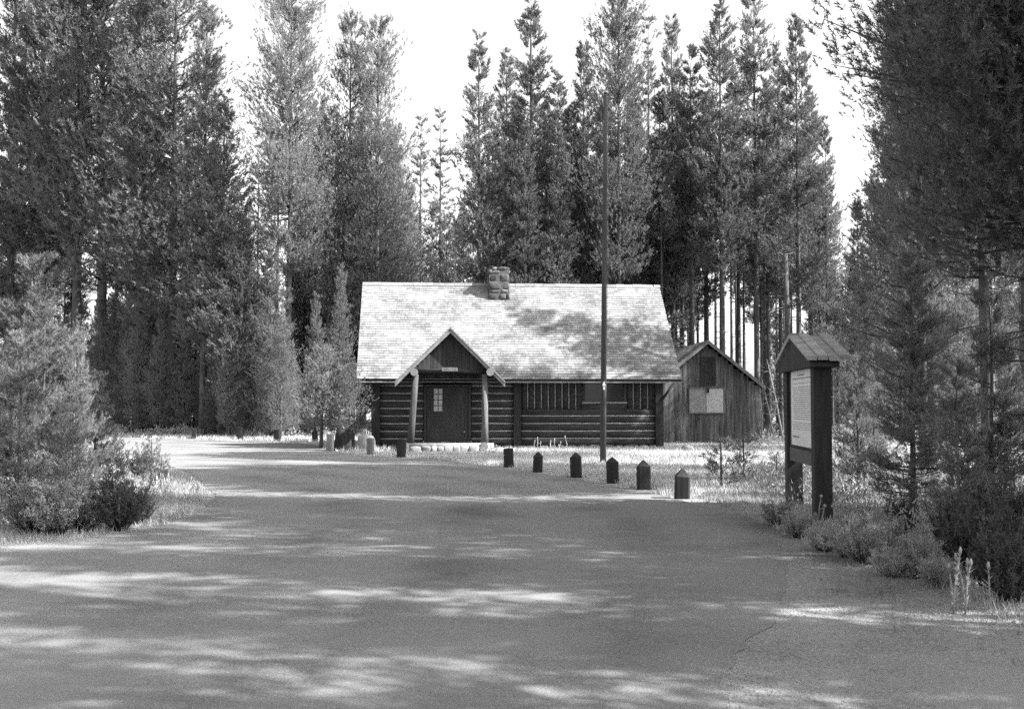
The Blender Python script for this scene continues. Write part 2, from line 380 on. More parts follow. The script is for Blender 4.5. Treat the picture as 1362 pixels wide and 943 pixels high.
T('tallD', 918, 68, 58, 'dark pine above the gap between cabin and shed', wide=.85)
T('tallB', 957, 2, 56, 'tall pine directly above the shed, bare trunk below', wide=.8)
T('tallD', 1002, 2, 57, 'tall straight pine above the right slope of the shed roof', wide=.85)
T('tallB', 1034, 68, 60, 'slim pine right of the shed with crown touching its taller neighbour', wide=.7)
T('tallA', 1058, 28, 56, 'tall pointed pine behind the notice board roof', wide=.8)
T('tallC', 1097, 158, 60, 'lower pine at the left edge of the narrow right sky gap', wide=.7)
T('tallC', 1140, 255, 62, 'narrow pine at the right foot of the narrow right sky gap', wide=.8)
T('tallA', 1163, 225, 54, 'pine behind the notice board, right of the narrow sky gap', wide=.8)
T('tallB', 1190, 10, 46, 'tall pine rising at the left border of the right hand wood', wide=.55)
T('tallC', 1230, -120, 41, 'tall shaded pine inside the right hand wood behind the near trees', wide=1.0)
T('tallA', 1300, -160, 38, 'tall shaded pine near the right edge, behind the near dark tree', wide=1.0)
T('tallB', 1352, -120, 44, 'tall pine cut off by the right edge of the picture', wide=1.0)

for kd, px, yt, Y, w_ in (('broad', 443, 145, 61, .6), ('tallC', 408, 190, 59, .9), ('tallC', 484, 140, 61, .95), ('broad', 521, 165, 60, .5), ('full', 540, 230, 62, .7)):
    T(kd, px, yt, Y, 'dark pine filling in behind the twin topped pines', 'dark pines behind the twin topped pines', wide=w_)
for i_, (px, yt) in enumerate(((655, 165), (690, 135), (727, 150), (760, 150), (803, 125), (842, 130), (877, 110))):
    T(('tallC', 'tallA')[i_ % 2], px, yt, 60 + i_ % 3 * 1.3, 'pine in the dense wood behind the right half of the cabin', 'pines behind the right half of the cabin', wide=.85)
for i_, (px, yt) in enumerate(((906, 135), (938, 110), (979, 100), (1019, 110), (1046, 150), (1076, 120), (1088, 230))):
    T(('tallD', 'tallB')[i_ % 2], px, yt, 60 + i_ % 3 * 1.3, 'slim bare trunked pine in the wood behind the shed', 'slim pines in the wood behind the shed', wide=.8)
# deep-wood filler
rg = random.Random(42)
def filler(x0, x1, y0, y1, n, kds, label, group, hmin, hmax, gapmin=1.6, wide=(.75, 1.0), pxlim=None):
    c = 0; tries = 0
    while c < n and tries < 5000:
        tries += 1
        y = rg.uniform(y0, y1); px = rg.uniform(x0, x1); x = (px - 681) / F * y
        if y < min_y(px) + 4: continue
        if any((x - a) ** 2 + (y - b) ** 2 < gapmin ** 2 for a, b in placed): continue
        h = rg.uniform(hmin, hmax)
        # keep open sky over the gaps
        top = 540 - (h - 1.6) / y * F
        lim = 0
        for a, b, yy in ((282, 306, 130), (306, 345, 260), (330, 368, 270), (545, 612, 240), (1095, 1150, 330)):
            if a - 14 < px < b + 14: lim = max(lim, yy)
        if 380 < px < 545: lim = max(lim, 120)
        if 600 < px < 1110: lim = max(lim, 150)
        if top < lim: h = 1.6 + (540 - lim - rg.uniform(5, 60)) / F * y
        if h < 3: continue
        k = rg.choice(kds); placed.append((x, y)); c += 1
        tree(k, x, y, h, label, group, wide=rg.uniform(*wide) * (14 / max(h, 8) if h < 14 and k != 'full' and k != 'fullB' else 1))
filler(-40, 330, 56, 85, 30, ['tallA', 'tallB', 'tallC', 'pole'], 'pine among the crowded trunks of the wood behind the left road', 'pines in the wood behind the left road', 17, 26)
filler(-20, 400, 50, 76, 36, ['fullB', 'fullB', 'full'], 'bushy young pine growing under the tall trees left of the cabin', 'young pines under the left wood', 5, 10.5, 1.4, (.7, .95))
for i_ in range(22):
    px = 128 + 262 * (i_ + rg.random()) / 22; Y = min_y(px) + rg.uniform(2.5, 6.0); h = rg.uniform(6.0, 10.5) if px < 235 else rg.uniform(3.0, 7.0)
    tree(('fullB', 'full')[i_ % 2], (px - 681) / F * Y, Y, h, 'bushy young pine growing under the tall trees left of the cabin', 'young pines under the left wood', wide=rg.uniform(.75, .95))
filler(380, 600, 62, 88, 20, ['tallA', 'tallC', 'full', 'pole'], 'pine in the dark wood behind the left half of the cabin', 'pines behind the left half of the cabin', 12, 20)
filler(600, 880, 55, 85, 30, ['tallA', 'tallB', 'tallC', 'pole'], 'pine in the dense wood behind the right half of the cabin', 'pines behind the right half of the cabin', 14, 20)
filler(870, 1110, 56, 84, 34, ['tallD', 'pole', 'pole', 'tallB'], 'slim bare trunked pine in the wood behind the shed', 'slim pines in the wood behind the shed', 15, 21, 1.3)
filler(1110, 1400, 46, 85, 40, ['tallD', 'pole', 'pole', 'tallB'], 'slim pine in the wood beyond the notice board', 'slim pines in the wood right of the notice board', 13, 24, 1.3)
filler(1120, 1400, 32, 50, 7, ['full', 'fullB', 'full'], 'bushy young pine in the shade of the right hand wood', 'young pines in the right hand wood', 3, 5, 1.5, (.7, .9))
filler(1035, 1400, 62, 92, 34, ['full', 'fullB'], 'low pine far back between the trunks right of the shed', 'low pines far back right of the shed', 5, 11, 1.4, (.8, 1.1))
filler(880, 1110, 70, 95, 8, ['full', 'fullB'], 'low pine far back between the trunks behind the shed', 'low pines far back behind the shed', 4, 6, 1.5, (.8, 1))

# near right trees
def Tn(kind, px, Y, h, label, **k):
    x = (px - 681) / F * Y; return tree(kind, x, Y, h, label, None, **k)
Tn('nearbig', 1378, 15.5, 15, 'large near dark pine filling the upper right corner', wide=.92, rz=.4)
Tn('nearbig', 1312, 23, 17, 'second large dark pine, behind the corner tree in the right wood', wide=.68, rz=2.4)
Tn('nearmid', 1228, 27, 14.5, 'slender dark pine left of the large near pines on the right', wide=.85, rz=1.0)
Tn('nearmid', 1213, 14.6, 3.6, 'small dark young pine with bent thin trunk right of the notice board', wide=1.35, rz=3.0)
Tn('saplingB', 1272, 12.4, 2.0, 'sparse low young pine near the right edge above the brush', wide=1.0, rz=.3)
Tn('saplingB', 1140, 19.5, 2.4, 'sparse young pine just right of the notice board post', wide=.95, rz=1.3)
Tn('saplingB', 1318, 17, 3.2, 'young pine at the right edge under the large dark pine', wide=1.0, rz=5)
# near left saplings
Tn('saplingB', 58, 17.0, 3.0, 'tall thin trunked sapling at the left edge behind the brush', wide=.9, rz=.3)
Tn('sapling', 100, 16.4, 2.6, 'pale leafy sapling right of the leftmost sapling', wide=.75, rz=2.2)
Tn('saplingB', 28, 15.0, 2.5, 'sapling cut off by the left edge of the picture', wide=1.0, rz=4)
Tn('sapling', 92, 14.6, 1.7, 'short bushy sapling with two pale stems at the left', wide=.9, rz=1.7)
Tn('saplingB', 128, 18.5, 2.1, 'low dark sapling at the right end of the left sapling clump', wide=1.0, rz=5.2)
Tn('saplingB', 40, 20.5, 4.2, 'sapling standing deepest in the left sapling clump', wide=1.0, rz=3.2)
# seedlings
Tn('seedling', 958, 21.6, 1.0, 'small open seedling pine between the largest bollard and the notice board', name='pine_seedling', wide=1.2)
Tn('seedling', 988, 23.5, 1.05, 'faint thin seedling pine in the sunlit grass before the shed', name='pine_seedling', wide=1.0)
Tn('seedling', 203, 23.0, .95, 'dark seedling pine on the left road edge', name='pine_seedling', wide=1.0)
Tn('seedling', 216, 21.4, .7, 'little leaning seedling right of the dark road edge seedling', name='pine_seedling', wide=1.2)
Tn('seedling', 1032, 21, .75, 'low seedling pine left of the notice board base', name='pine_seedling', wide=1.3)
# fir left of the cabin
p = at(462, 490, 44.6); tree('fir', (428 - 681) / F * 43.0, 43.0, 3.7, 'young fir with sunlit layered boughs against the left end of the cabin', name='young_fir', wide=1.0, rz=.5)
tree('fir', (466 - 681) / F * 40.7, 40.7, 3.0, 'low sunlit fir boughs in front of the cabin left corner', name='young_fir', wide=.8, rz=2.5)
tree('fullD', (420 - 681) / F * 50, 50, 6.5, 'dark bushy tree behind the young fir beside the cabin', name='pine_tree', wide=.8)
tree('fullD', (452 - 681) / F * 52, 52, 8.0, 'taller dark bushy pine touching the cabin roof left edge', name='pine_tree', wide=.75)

# trees out of frame to the right whose shade falls over the road
def shade_tree(kind, x, y, h, w=1.0):
    return tree(kind, x, y, h, 'tall pine beside the road, outside the picture to the right', 'roadside pines right of the picture', wide=w)
SH0 = [('broad', 8.6, 5.2, 17), ('tallC', 10.5, 7.4, 19), ('tallA', 9.2, 10.0, 17), ('broad', 12.5, 11.4, 20), ('tallC', 15.5, 5.5, 19), ('tallA', 14.5, 8.8, 19),
      ('broad', 9.6, 2.4, 16), ('tallC', 14.5, 2.0, 19), ('tallA', 18.5, 13.4, 21), ('broad', 12.2, 13.6, 17), ('tallC', 17.5, 14.6, 20), ('tallD', 14.5, 15.8, 20), ('tallC', 16.5, 12.4, 20),
      ('tallC', 23, 9.3, 22), ('tallC', 22, 4.3, 22), ('tallA', 25, 14.0, 22)]
for i_, y_ in enumerate((20.3, 21.4, 22.5, 23.6, 24.7, 25.8)):
    SH0 += [('pole', 16.2 + .5 * (i_ % 2), y_, 21.5 + i_ % 3), ('pole', 20.0 - .6 * (i_ % 2), y_ + .5, 25 + i_ % 2)]
for i_, y_ in enumerate((32.2, 33.4, 34.5, 35.6)):
    SH0 += [('pole', 20.5 + .5 * (i_ % 2), y_, 28 + i_ % 3)]
for k, x, y, h in SH0:
    y -= 4.2 if y > 30 else 3.0 if y > 19.5 else 1.6
    if abs(x) < .47 * y + 2.0: x = .47 * y + 2.0
    shade_tree(k, x, y, h, 1.55 if k == 'pole' else 1.0)

# ------------------------------------------------------------------ ground, road, shoulder
mb = MB(); S = 420
mb.add([(-S, -60, 0), (S, -60, 0), (S, 700, 0), (-S, 700, 0)], [(0, 1, 2, 3)])
tag(mb.build('ground', 'ground'), None, kind='structure')
def smooth_poly(pts, it=3):
    for _ in range(it):
        q = []
        for i in range(len(pts)):
            a, b = pts[i], pts[(i + 1) % len(pts)]
            q += [a * .75 + b * .25, a * .25 + b * .75]
        pts = q
    return pts
def densify(pts, step=.25):
    q = []
    for i in range(len(pts)):
        a, b = pts[i], pts[(i + 1) % len(pts)]; n = max(1, int((b - a).length / step)) if (b - a).length < 30 else 1
        for j in range(n): q.append(a.lerp(b, j / n))
    return q
def sheet(name, pts, z, m, jit=.05):
    pts = densify(smooth_poly(pts), .22)
    rr = random.Random(3); off = 0; off2 = 0; out = []
    for p in pts:
        off2 = off2 * .96 + rr.uniform(-jit, jit) * .7; off = off2 + rr.uniform(-jit, jit); out.append((p.x + off, p.y + off * .6, z))
    mb = MB(); mb.add(out, [tuple(range(len(out)))])
    me = bpy.data.meshes.new(name); me.from_pydata(out, [], [tuple(range(len(out)))]); me.materials.append(M[m])
    if me.polygons[0].normal.z < 0: me.flip_normals()
    return tag(obj(name, me), None, kind='structure')
V2 = lambda x, y: Vector((x, y, 0))
road_edge = [gp(a, b) for a, b in ((0, 577), (150, 581), (260, 584.7), (370, 589), (422, 591), (446, 602.5), (530, 609), (600, 613), (677, 624), (716, 630), (767, 637), (815, 645), (857, 654), (907, 665), (962, 677), (1005, 700), (1040, 740), (1046, 790), (1005, 850), (938, 925))]
isl = [gp(a, b) for a, b in ((150, 607), (215, 618), (262, 640), (278, 664), (245, 690), (185, 707), (100, 721), (0, 726))]
road_pts = road_edge + [V2(1.4, 3.5), V2(1.2, -12), V2(-60, -12), V2(-60, 10.5), V2(-30, 12)] + isl[::-1] + [V2(-22, 38), V2(-60, 44), V2(-60, 60)]
sheet('road', road_pts, .010, 'asphalt', .06)
sh_pts = [gp(a, b) for a, b in ((930, 662), (1010, 690), (1062, 722), (1120, 742), (1210, 768), (1290, 806), (1362, 842))] + [V2(6.2, 4), V2(9, -12), V2(-1, -12), V2(-1, 3)] + [gp(850, 900), gp(930, 800), gp(930, 700)]
sheet('gravel_shoulder', sh_pts, .005, 'gravel', .06)

# ------------------------------------------------------------------ grasses (uncountable)
def in_poly(x, y, poly):
    n = len(poly); c = np.zeros(len(x), bool); j = n - 1
    for i in range(n):
        xi, yi = poly[i].x, poly[i].y; xj, yj = poly[j].x, poly[j].y
        cond = ((yi > y) != (yj > y)) & (x < (xj - xi) * (y - yi) / (yj - yi + 1e-12) + xi)
        c ^= cond; j = i
    return c
BOLL = ((907, 663), (856.5, 651), (815, 642.5), (766.5, 635), (715, 628), (677, 621.5), (533.5, 608), (493, 604.5), (438.5, 600), (419, 588), (368.5, 587), (319, 585.5), (259, 583.5), (802, 615))
rpoly = smooth_poly(road_pts, 2); spoly = smooth_poly(sh_pts, 2)
CX, CY = at(474, 503, 41.6).x, 41.6
def grass(name, n, box, h, w, mname, label, seed, avoid_sh=True, clump=.5, lean=.4, keep=None, nb=5, thr=None):
    rng = np.random.default_rng(seed)
    y = rng.uniform(box[2], box[3], n); x = rng.uniform(box[0], box[1], n)
    ok = ~in_poly(x, y, rpoly)
    if avoid_sh: ok &= ~in_poly(x, y, spoly)
    ok &= np.abs(x) < .47 * y + 3
    ok &= ~((x > -5.4) & (x < 6.0) & (y > 42.2) & (y < 50)) & ~((x > -4.2) & (x < -.9) & (y > 37.9) & (y < 44)) & ~((x > 5.8) & (x < 10.8) & (y > 48) & (y < 54))
    for px_, yb_ in BOLL:
        q_ = gp(px_, yb_); ok &= (x - q_.x) ** 2 + ((y - q_.y + .45) / 1.6) ** 2 > .34 ** 2
    if keep is not None: ok &= keep(x, y)
    if thr is not None:
        f = np.sin(x * .9 + 1.3 * np.sin(y * .55)) + np.sin(y * 1.15 + 1.7 * np.sin(x * .4)) + rng.normal(size=n) * .8
        ok &= f > thr
    x, y = x[ok], y[ok]; m = len(x)
    q = np.repeat(np.arange(m), nb); k = len(q)
    P = np.stack([x[q] + rng.normal(size=k) * clump * .12, y[q] + rng.normal(size=k) * clump * .12, np.zeros(k)], 1)
    D = nrm(np.stack([rng.normal(size=k) * lean, rng.normal(size=k) * lean, np.ones(k)], 1))
    hs = rng.uniform(.5, 1.2, m)[q] * rng.uniform(.6, 1.1, k) * h
    V = blades(P, D, hs, np.full(k, w), rng)
    return tag(obj(name, tri_mesh(name, V, mname)), label, 'grass', None, 'stuff')
meadow = lambda x, y: x > -3.5
grass('dry_grass', 52000, (-4, 19, 20, 47), .17, .02, 'grass', 'pale dry sunlit grass between the bollards and the log cabin', 1, keep=meadow)
grass('verge_grass', 30000, (-36, 0, 30, 66), .22, .028, 'grass', 'dry grass along the far left edge of the road', 2, keep=lambda x, y: x < -3.4)
grass('verge_grass', 26000, (3, 15, 7, 30), .13, .012, 'cover', 'short rough grass beside the gravel shoulder on the right', 3)
grass('island_grass', 22000, (-16, -4, 12, 32), .12, .012, 'cover', 'short rough grass at the foot of the left brush', 4)
def cover(name, n, box, label, seed, h=.5, thr=.3, mname='cover', keep=None, size=.07):
    rng = np.random.default_rng(seed)
    y = rng.uniform(box[2], box[3], n); x = rng.uniform(box[0], box[1], n)
    ok = ~in_poly(x, y, rpoly) & ~in_poly(x, y, spoly) & (np.abs(x) < .5 * y + 4)
    ok &= ~((x > -6) & (x < 6.6) & (y > 42) & (y < 51)) & ~((x > 5.6) & (x < 11) & (y > 47.2) & (y < 55))
    if keep is not None: ok &= keep(x, y)
    f = np.sin(x * 1.3 + 1.3 * np.sin(y * .7)) + np.sin(y * 1.4 + 1.7 * np.sin(x * .6)) + rng.normal(size=n) * .6
    ok &= f > thr
    x, y = x[ok], y[ok]; m = len(x); nb = 34
    q = np.repeat(np.arange(m), nb); k = len(q); hh = rng.uniform(.3, 1.1, m) * h
    rr = rng.normal(size=(k, 2)) * .16 * (h / .5)
    P = np.stack([x[q] + rr[:, 0], y[q] + rr[:, 1], rng.random(k) ** .7 * hh[q] + .02], 1)
    D = nrm(np.stack([rng.normal(size=k) * .7, rng.normal(size=k) * .7, np.abs(rng.normal(size=k)) + .3], 1))
    V = blades(P, D, size * rng.uniform(.8, 1.6, k), np.full(k, size * .35), rng)
    return tag(obj(name, tri_mesh(name, V, mname)), label, 'undergrowth', None, 'stuff')
grass('verge_weeds', 9000, (2.5, 9, 7, 24), .09, .010, 'cover', 'scattered low weeds along the rough edge of the gravel shoulder', 9, avoid_sh=False, thr=.9, keep=lambda x, y: ~in_poly(x - .45, y, rpoly))
cover('undergrowth', 5200, (8, 60, 22, 90), 'mottled low undergrowth on the floor of the right hand wood', 5, .55, .2, size=.11)
cover('undergrowth', 5200, (-45, -6, 46, 90), 'low undergrowth on the floor of the left wood', 6, .6, .0, size=.13, keep=lambda x, y: y > 55 - .35 * (x + 10))
cover('undergrowth', 1500, (4.6, 12, 13, 24), 'near leafy undergrowth around the notice board', 7, .42, -.1, size=.07)

def pebbles(name, n, label, seed, pts, width, size, mname):
    rng = np.random.default_rng(seed); P = np.array([[p.x, p.y] for p in pts]); i = rng.integers(0, len(P) - 1, n); t = rng.random(n)[:, None]
    c = P[i] * (1 - t) + P[i + 1] * t + rng.normal(size=(n, 2)) * width
    s = size * rng.uniform(.4, 1.6, n); V = []
    a = rng.uniform(0, 6.28, n); hgt = s * rng.uniform(.3, .8, n)
    cor = [np.stack([c[:, 0] + s * np.cos(a + k * 1.57), c[:, 1] + s * .8 * np.sin(a + k * 1.57), np.full(n, .008)], 1) for k in range(4)]
    top = np.stack([c[:, 0], c[:, 1], .01 + hgt], 1)
    for k in range(4): V.append(np.stack([cor[k], cor[(k + 1) % 4], top], 1))
    V = np.stack(V, 1).reshape(-1, 3)
    return tag(obj(name, tri_mesh(name, V, mname)), label, 'gravel', None, 'stuff')
edge_pts = [gp(a, b) for a, b in ((962, 677), (1005, 700), (1040, 740), (1046, 790), (1005, 850), (938, 925), (900, 1000))]
pebbles('loose_gravel', 8000, 'loose gravel strewn along the right edge of the asphalt', 1, edge_pts, .3, .006, 'gravel')
pebbles('loose_gravel', 9000, 'loose gravel and litter on the outer right shoulder', 2, [gp(a, b) for a, b in ((962, 670), (1010, 692), (1062, 724), (1120, 745), (1210, 772), (1290, 810), (1362, 850))], .3, .008, 'gravel')
pebbles('loose_gravel', 9000, 'loose gravel along the left verge of the asphalt', 3, isl, .25, .008, 'gravel')
pebbles('loose_gravel', 2600, 'scattered small stones on the open asphalt', 4, [V2(-6, 6), V2(-4, 8), V2(3, 9), V2(-5, 11), V2(3, 13), V2(-4, 16), V2(3, 19), V2(-6, 7)], 1.1, .006, 'brush')
# ------------------------------------------------------------------ brush shrubs
def shrub_meshes(seed, h, rad, stems, leaves, mname, ll=.065, lw=.019, plume=True):
    rng = np.random.default_rng(seed); mb = MB(); V = []
    for i in range(stems):
        az = rng.uniform(0, 6.28); r = rad * math.sqrt(rng.random()); hh = h * rng.uniform(.3, 1.0) ** .8 * (1.15 if rng.random() < .12 else .9)
        ex, ey = math.cos(az) * r, math.sin(az) * r
        b = np.array([ex * .2, ey * .2, 0.]); c = np.array([ex * .7, ey * .7, hh * .5]); e = np.array([ex, ey, hh])
        mb.tube([b, c, e], [.006, .004, .002], 3)
        k = leaves; s = rng.uniform(.25, 1, k) ** .8
        P = np.where(s[:, None] < .5, b + (c - b) * (s[:, None] * 2), c + (e - c) * ((s[:, None] - .5) * 2)) + rng.normal(size=(k, 3)) * .018
        P[:, 2] = np.abs(P[:, 2])
        D = nrm((e - c)[None] / (np.linalg.norm(e - c) + 1e-6) * .8 + rng.normal(size=(k, 3)) * .55)
        V.append(blades(P, D, ll * rng.uniform(.6, 1.3, k), np.full(k, lw), rng))
        if plume:
            k = 26; P = e + rng.normal(size=(k, 3)) * np.array([.035, .035, .025]); D = nrm(np.array([0, 0, .9]) + rng.normal(size=(k, 3)) * .6)
            V.append(blades(P, D, np.full(k, .045), np.full(k, .018), rng))
    return mb.mesh('stems', 'bark'), tri_mesh('foliage', np.concatenate(V), mname)
SHR = [shrub_meshes(1, .75, .5, 80, 40, 'brush'), shrub_meshes(2, .6, .48, 70, 40, 'brush'), shrub_meshes(3, .85, .42, 70, 40, 'brush')]
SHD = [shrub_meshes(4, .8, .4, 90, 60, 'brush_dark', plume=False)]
def shrub(v, px, py, s, label, group=None, dark=False, name='brush_shrub'):
    p = gp(px, py); e = empty(name, p, random.uniform(0, 6), label, 'shrub', group); e.scale = (s, s, s)
    st, fo = (SHD if dark else SHR)[v % (1 if dark else 3)]
    obj('stems', st, e); obj('foliage', fo, e); return e
shrub(0, 40, 708, .95, 'leafy pale brush at the left edge beside the road')
shrub(2, 78, 712, .85, 'rounded pale brush, second from the left edge')
shrub(1, 112, 706, .95, 'rounded pale brush touching the dark bush on the left')
shrub(0, 20, 690, .8, 'brush behind the leftmost roadside brush')
shrub(1, 70, 690, .85, 'taller brush behind the second roadside brush')
shrub(2, 118, 685, .95, 'brush deep under the left saplings')
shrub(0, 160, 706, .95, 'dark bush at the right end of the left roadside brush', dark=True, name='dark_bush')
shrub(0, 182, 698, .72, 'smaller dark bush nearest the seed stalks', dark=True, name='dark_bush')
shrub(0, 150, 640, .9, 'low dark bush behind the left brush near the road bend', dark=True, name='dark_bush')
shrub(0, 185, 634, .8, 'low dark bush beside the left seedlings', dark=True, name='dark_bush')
rb = [(1062, 716, .42), (1096, 734, .42), (1126, 742, .42), (1152, 750, .6), (1184, 768, .45), (1138, 722, .6), (1168, 738, .62), (1206, 750, .5), (1225, 770, .5), (1035, 700, .45), (1255, 782, .45)]
rl = ['small pale brush just left of the near notice board post', 'pale brush at the foot of the near notice board post', 'pale brush right of the near notice board post', 'pale brush third along the right road edge', 'rounded pale brush midway along the right road edge',
      'brush behind the one right of the notice board', 'tall flowering brush behind the right road edge brush', 'brush in half shade beside the right shoulder', 'low brush in shade where the right verge darkens', 'tiny brush between the seedling and the notice board', 'low brush left of the tall flower stalks']
for i, ((a, b, s), l) in enumerate(zip(rb, rl)): shrub(i, a, b, s, l)
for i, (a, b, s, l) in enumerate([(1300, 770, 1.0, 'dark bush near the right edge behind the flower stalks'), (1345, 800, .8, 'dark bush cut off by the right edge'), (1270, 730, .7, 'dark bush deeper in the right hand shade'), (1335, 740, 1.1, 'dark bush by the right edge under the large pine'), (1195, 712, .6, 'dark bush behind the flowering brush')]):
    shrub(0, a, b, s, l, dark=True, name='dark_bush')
# seed stalks and flower stalks
def stalks(px, py, n, h, spread, label, m='deadwood', name='seed_stalks', up=.12, head=.05, hr=.012):
    p = gp(px, py); e = empty(name, p, 0, label, 'plant'); rr = random.Random(px)
    for i in range(n):
        mb = MB(); x, y = rr.uniform(-spread, spread), rr.uniform(-.25, .25); hh = h * rr.uniform(.5, 1.05); dx, dy = rr.gauss(0, up) * hh, rr.gauss(0, up) * hh
        mb.tube([(x, y, 0), (x + dx * .4, y + dy * .4, hh * .6), (x + dx, y + dy, hh)], [.008, .007, .004], 5)
        for k in range(14):
            z = hh * rr.uniform(.15, .95); az = rr.uniform(0, 6.28); L = .05; f = z / hh
            c = Vector((x + dx * f, y + dy * f, z)); d = Vector((math.cos(az), math.sin(az), .6)) * L; s = Vector((-math.sin(az), math.cos(az), 0)) * .01
            mb.add([c + s, c - s, c + d], [(0, 1, 2)])
        mb.tube([(x + dx, y + dy, hh - head), (x + dx, y + dy, hh), (x + dx * 1.05, y + dy * 1.05, hh + head)], [hr * .6, hr, hr * .4], 6)
        mb.build('stalk', m, e)
    return e
M['stalk'] = mat('flower_stalk', .18, .34, (9, 9, 9)); M['straw'] = mat('pale_straw', .5, .75, (9, 9, 9))
stalks(232, 664, 18, .42, .42, 'pale sunlit seed stalks at the point of the left verge', 'straw')
stalks(1292, 815, 7, .5, .2, 'tall flowering stalks at the right end of the gravel shoulder', 'stalk', 'flower_stalks', head=.03, hr=.013)
stalks(1092, 700, 2, .42, .05, 'single round headed flower against the near notice board post', 'stalk', 'flower_stalks', head=.02, hr=.022)
stalks(655, 606, 5, .35, .15, 'thin weed stalks beside the porch behind the round bollard', 'straw', 'weed_stalks')
stalks(735, 604, 9, .55, .7, 'thin dry weeds before the log wall right of the porch', 'straw', 'weed_stalks')

# ------------------------------------------------------------------ log cabin
TH = R(4.6); ct, st = math.cos(TH), math.sin(TH)
cabin = empty('log_cabin', (CX, CY, 0), TH, 'log cabin with bright shingle roof, stone chimney and gabled porch beyond the bollards', 'cabin')
def cab(px, py, v):
    """pixel -> (u, z) on the cabin's plane local y = v"""
    d = ray(px, py); o = Vector((0, 0, HC)); nx, ny = -st, ct
    # plane: (P - (CX,CY)).n = v
    t = (v + (CX * nx + CY * ny) - (o.x * nx + o.y * ny)) / (d.x * nx + d.y * ny)
    P = o + d * t; return ((P.x - CX) * ct + (P.y - CY) * st, P.z)
W = cab(907, 505, 0)[0]; EZ = cab(690, 504, 0)[1]; RV = 4.0
RZ = cab(690, 379, RV)[1]; BV = 2 * RV; slope = math.atan2(RZ - EZ, RV); SLc, SLs = math.cos(slope), math.sin(slope)
WV = .85                                              # front wall plane
u_l = cab(500, 560, WV)[0]; u_r = cab(876, 560, WV)[0]; WB = BV - .85
def roof_z(v): return EZ + (v if v <= RV else BV - v) * math.tan(slope)

def shingle_slope(mb, u0, u1, v0, z0, ang, length, sign, expo=.14, wid=.14, thick=.017, clipf=None, rr=random.Random(5), axis=0):
    """courses of separate shingles; slope starts at (v0,z0), rises along v with sign"""
    n = int(length / expo); c, s = math.cos(ang), math.sin(ang)
    for i in range(n + 1):
        l0 = i * expo - .02; l1 = min(l0 + expo * 1.55, length)
        u = u0 - rr.uniform(0, wid * .5)
        while u < u1:
            w = wid * rr.uniform(.6, 1.5); ua, ub = max(u, u0), min(u + w - .006, u1); u += w
            if ub - ua < .02: continue
            if clipf:
                r = clipf(ua, ub, l0)
                if r is None: continue
                ua, ub = r
            jl = rr.uniform(-.008, .008) ; lift = thick + rr.uniform(0, .008)
            def pt(uu, l, up):
                y = v0 + sign * (l * c - up * s); z = z0 + l * s + up * c
                return (uu, y, z) if axis == 0 else (y, uu, z)
            vs = [pt(ua, l0 + jl, .002), pt(ub, l0 + jl, .002), pt(ub, l1, .0), pt(ua, l1, .0), pt(ua, l0 + jl, lift + .012), pt(ub, l0 + jl, lift + .012), pt(ub, l1, .006), pt(ua, l1, .006)]
            mb.add(vs, [(0, 1, 2, 3), (4, 7, 6, 5), (0, 4, 5, 1), (1, 5, 6, 2), (3, 2, 6, 7), (0, 3, 7, 4)])
Lr = RV / SLc
mb = MB()
mb.prism([(0, 0, EZ - .09), (0, RV, RZ - .09), (0, BV, EZ - .09), (0, BV, EZ - .005), (0, RV, RZ - .005), (0, 0, EZ - .005)], (W, 0, 0), 1)
# porch valley region is covered by porch roof: leave shingles whole, porch ridge dies into them
shingle_slope(mb, 0, W, 0, EZ, slope, Lr, 1)
shingle_slope(mb, 0, W, BV, EZ, slope, Lr, -1)
roof = mb.build('roof', ['shingle', 'darkwood'], cabin)
mb = MB()
for sg in (-1, 1):
    rot = Matrix.Rotation(-sg * slope, 3, 'X'); u = 0; rr = random.Random(9)
    while u < W:
        w = rr.uniform(.35, .5); mb.box((min(u + w / 2, W - .1), RV + sg * .065 * 1, RZ - .065 * math.tan(slope) + .045 + rr.uniform(0, .012)), (min(w, W - u) - .01, .17, .018), rot); u += w
mb.build('ridge_cap', 'shingle', roof)
# chimney
cu0, _ = cab(650.5, 390, 3.3); cu1, _ = cab(677, 390, 3.3); ctop = cab(664, 357, 3.6)[1]; cv0, cv1 = 3.25, 4.15
mb = MB(); mb.bx(cu0 + .0, cu1 - .0, cv0 + .0, cv1 - .0, EZ, ctop - .06, 0)
rr = random.Random(4); z = roof_z(cv0) - .12
while z < ctop - .06:
    hh = rr.uniform(.14, .34); hh = min(hh, ctop - z)
    for face in range(4):
        L0, L1 = (cu0, cu1) if face < 2 else (cv0, cv1); a = L0
        while a < L1 - .03:
            w = min(rr.uniform(.18, .5), L1 - a)
            if L1 - a - w < .09: w = L1 - a
            d = (w * rr.uniform(.86, 1.05), .14 + rr.uniform(0, .06), hh * rr.uniform(.84, 1.05)); c = a + w / 2
            if face < 2: mb.blob((c, (cv0 + .05) if face == 0 else (cv1 - .05), z + hh / 2), d, rr.randint(0, 999), 3, 1, .3, .6)
            else: mb.blob(((cu0 + .05) if face == 2 else (cu1 - .05), c, z + hh / 2), (d[1], d[0], d[2]), rr.randint(0, 999), 3, 1, .3, .6)
            a += w
    z += hh
for k in range(5):
    mb.blob((cu0 + .1 + (cu1 - cu0 - .2) * k / 4, (cv0 + cv1) / 2 - .3 + .15 * (k % 3), ctop - .02), (.3, .45, .12), k + 40, 2, 1)
    mb.blob((cu0 + .1 + (cu1 - cu0 - .2) * k / 4, (cv0 + cv1) / 2 + .22, ctop - .03), (.3, .45, .12), k + 50, 2, 1)
mb.build('chimney', ['mortar', 'chimney_stone'], roof)
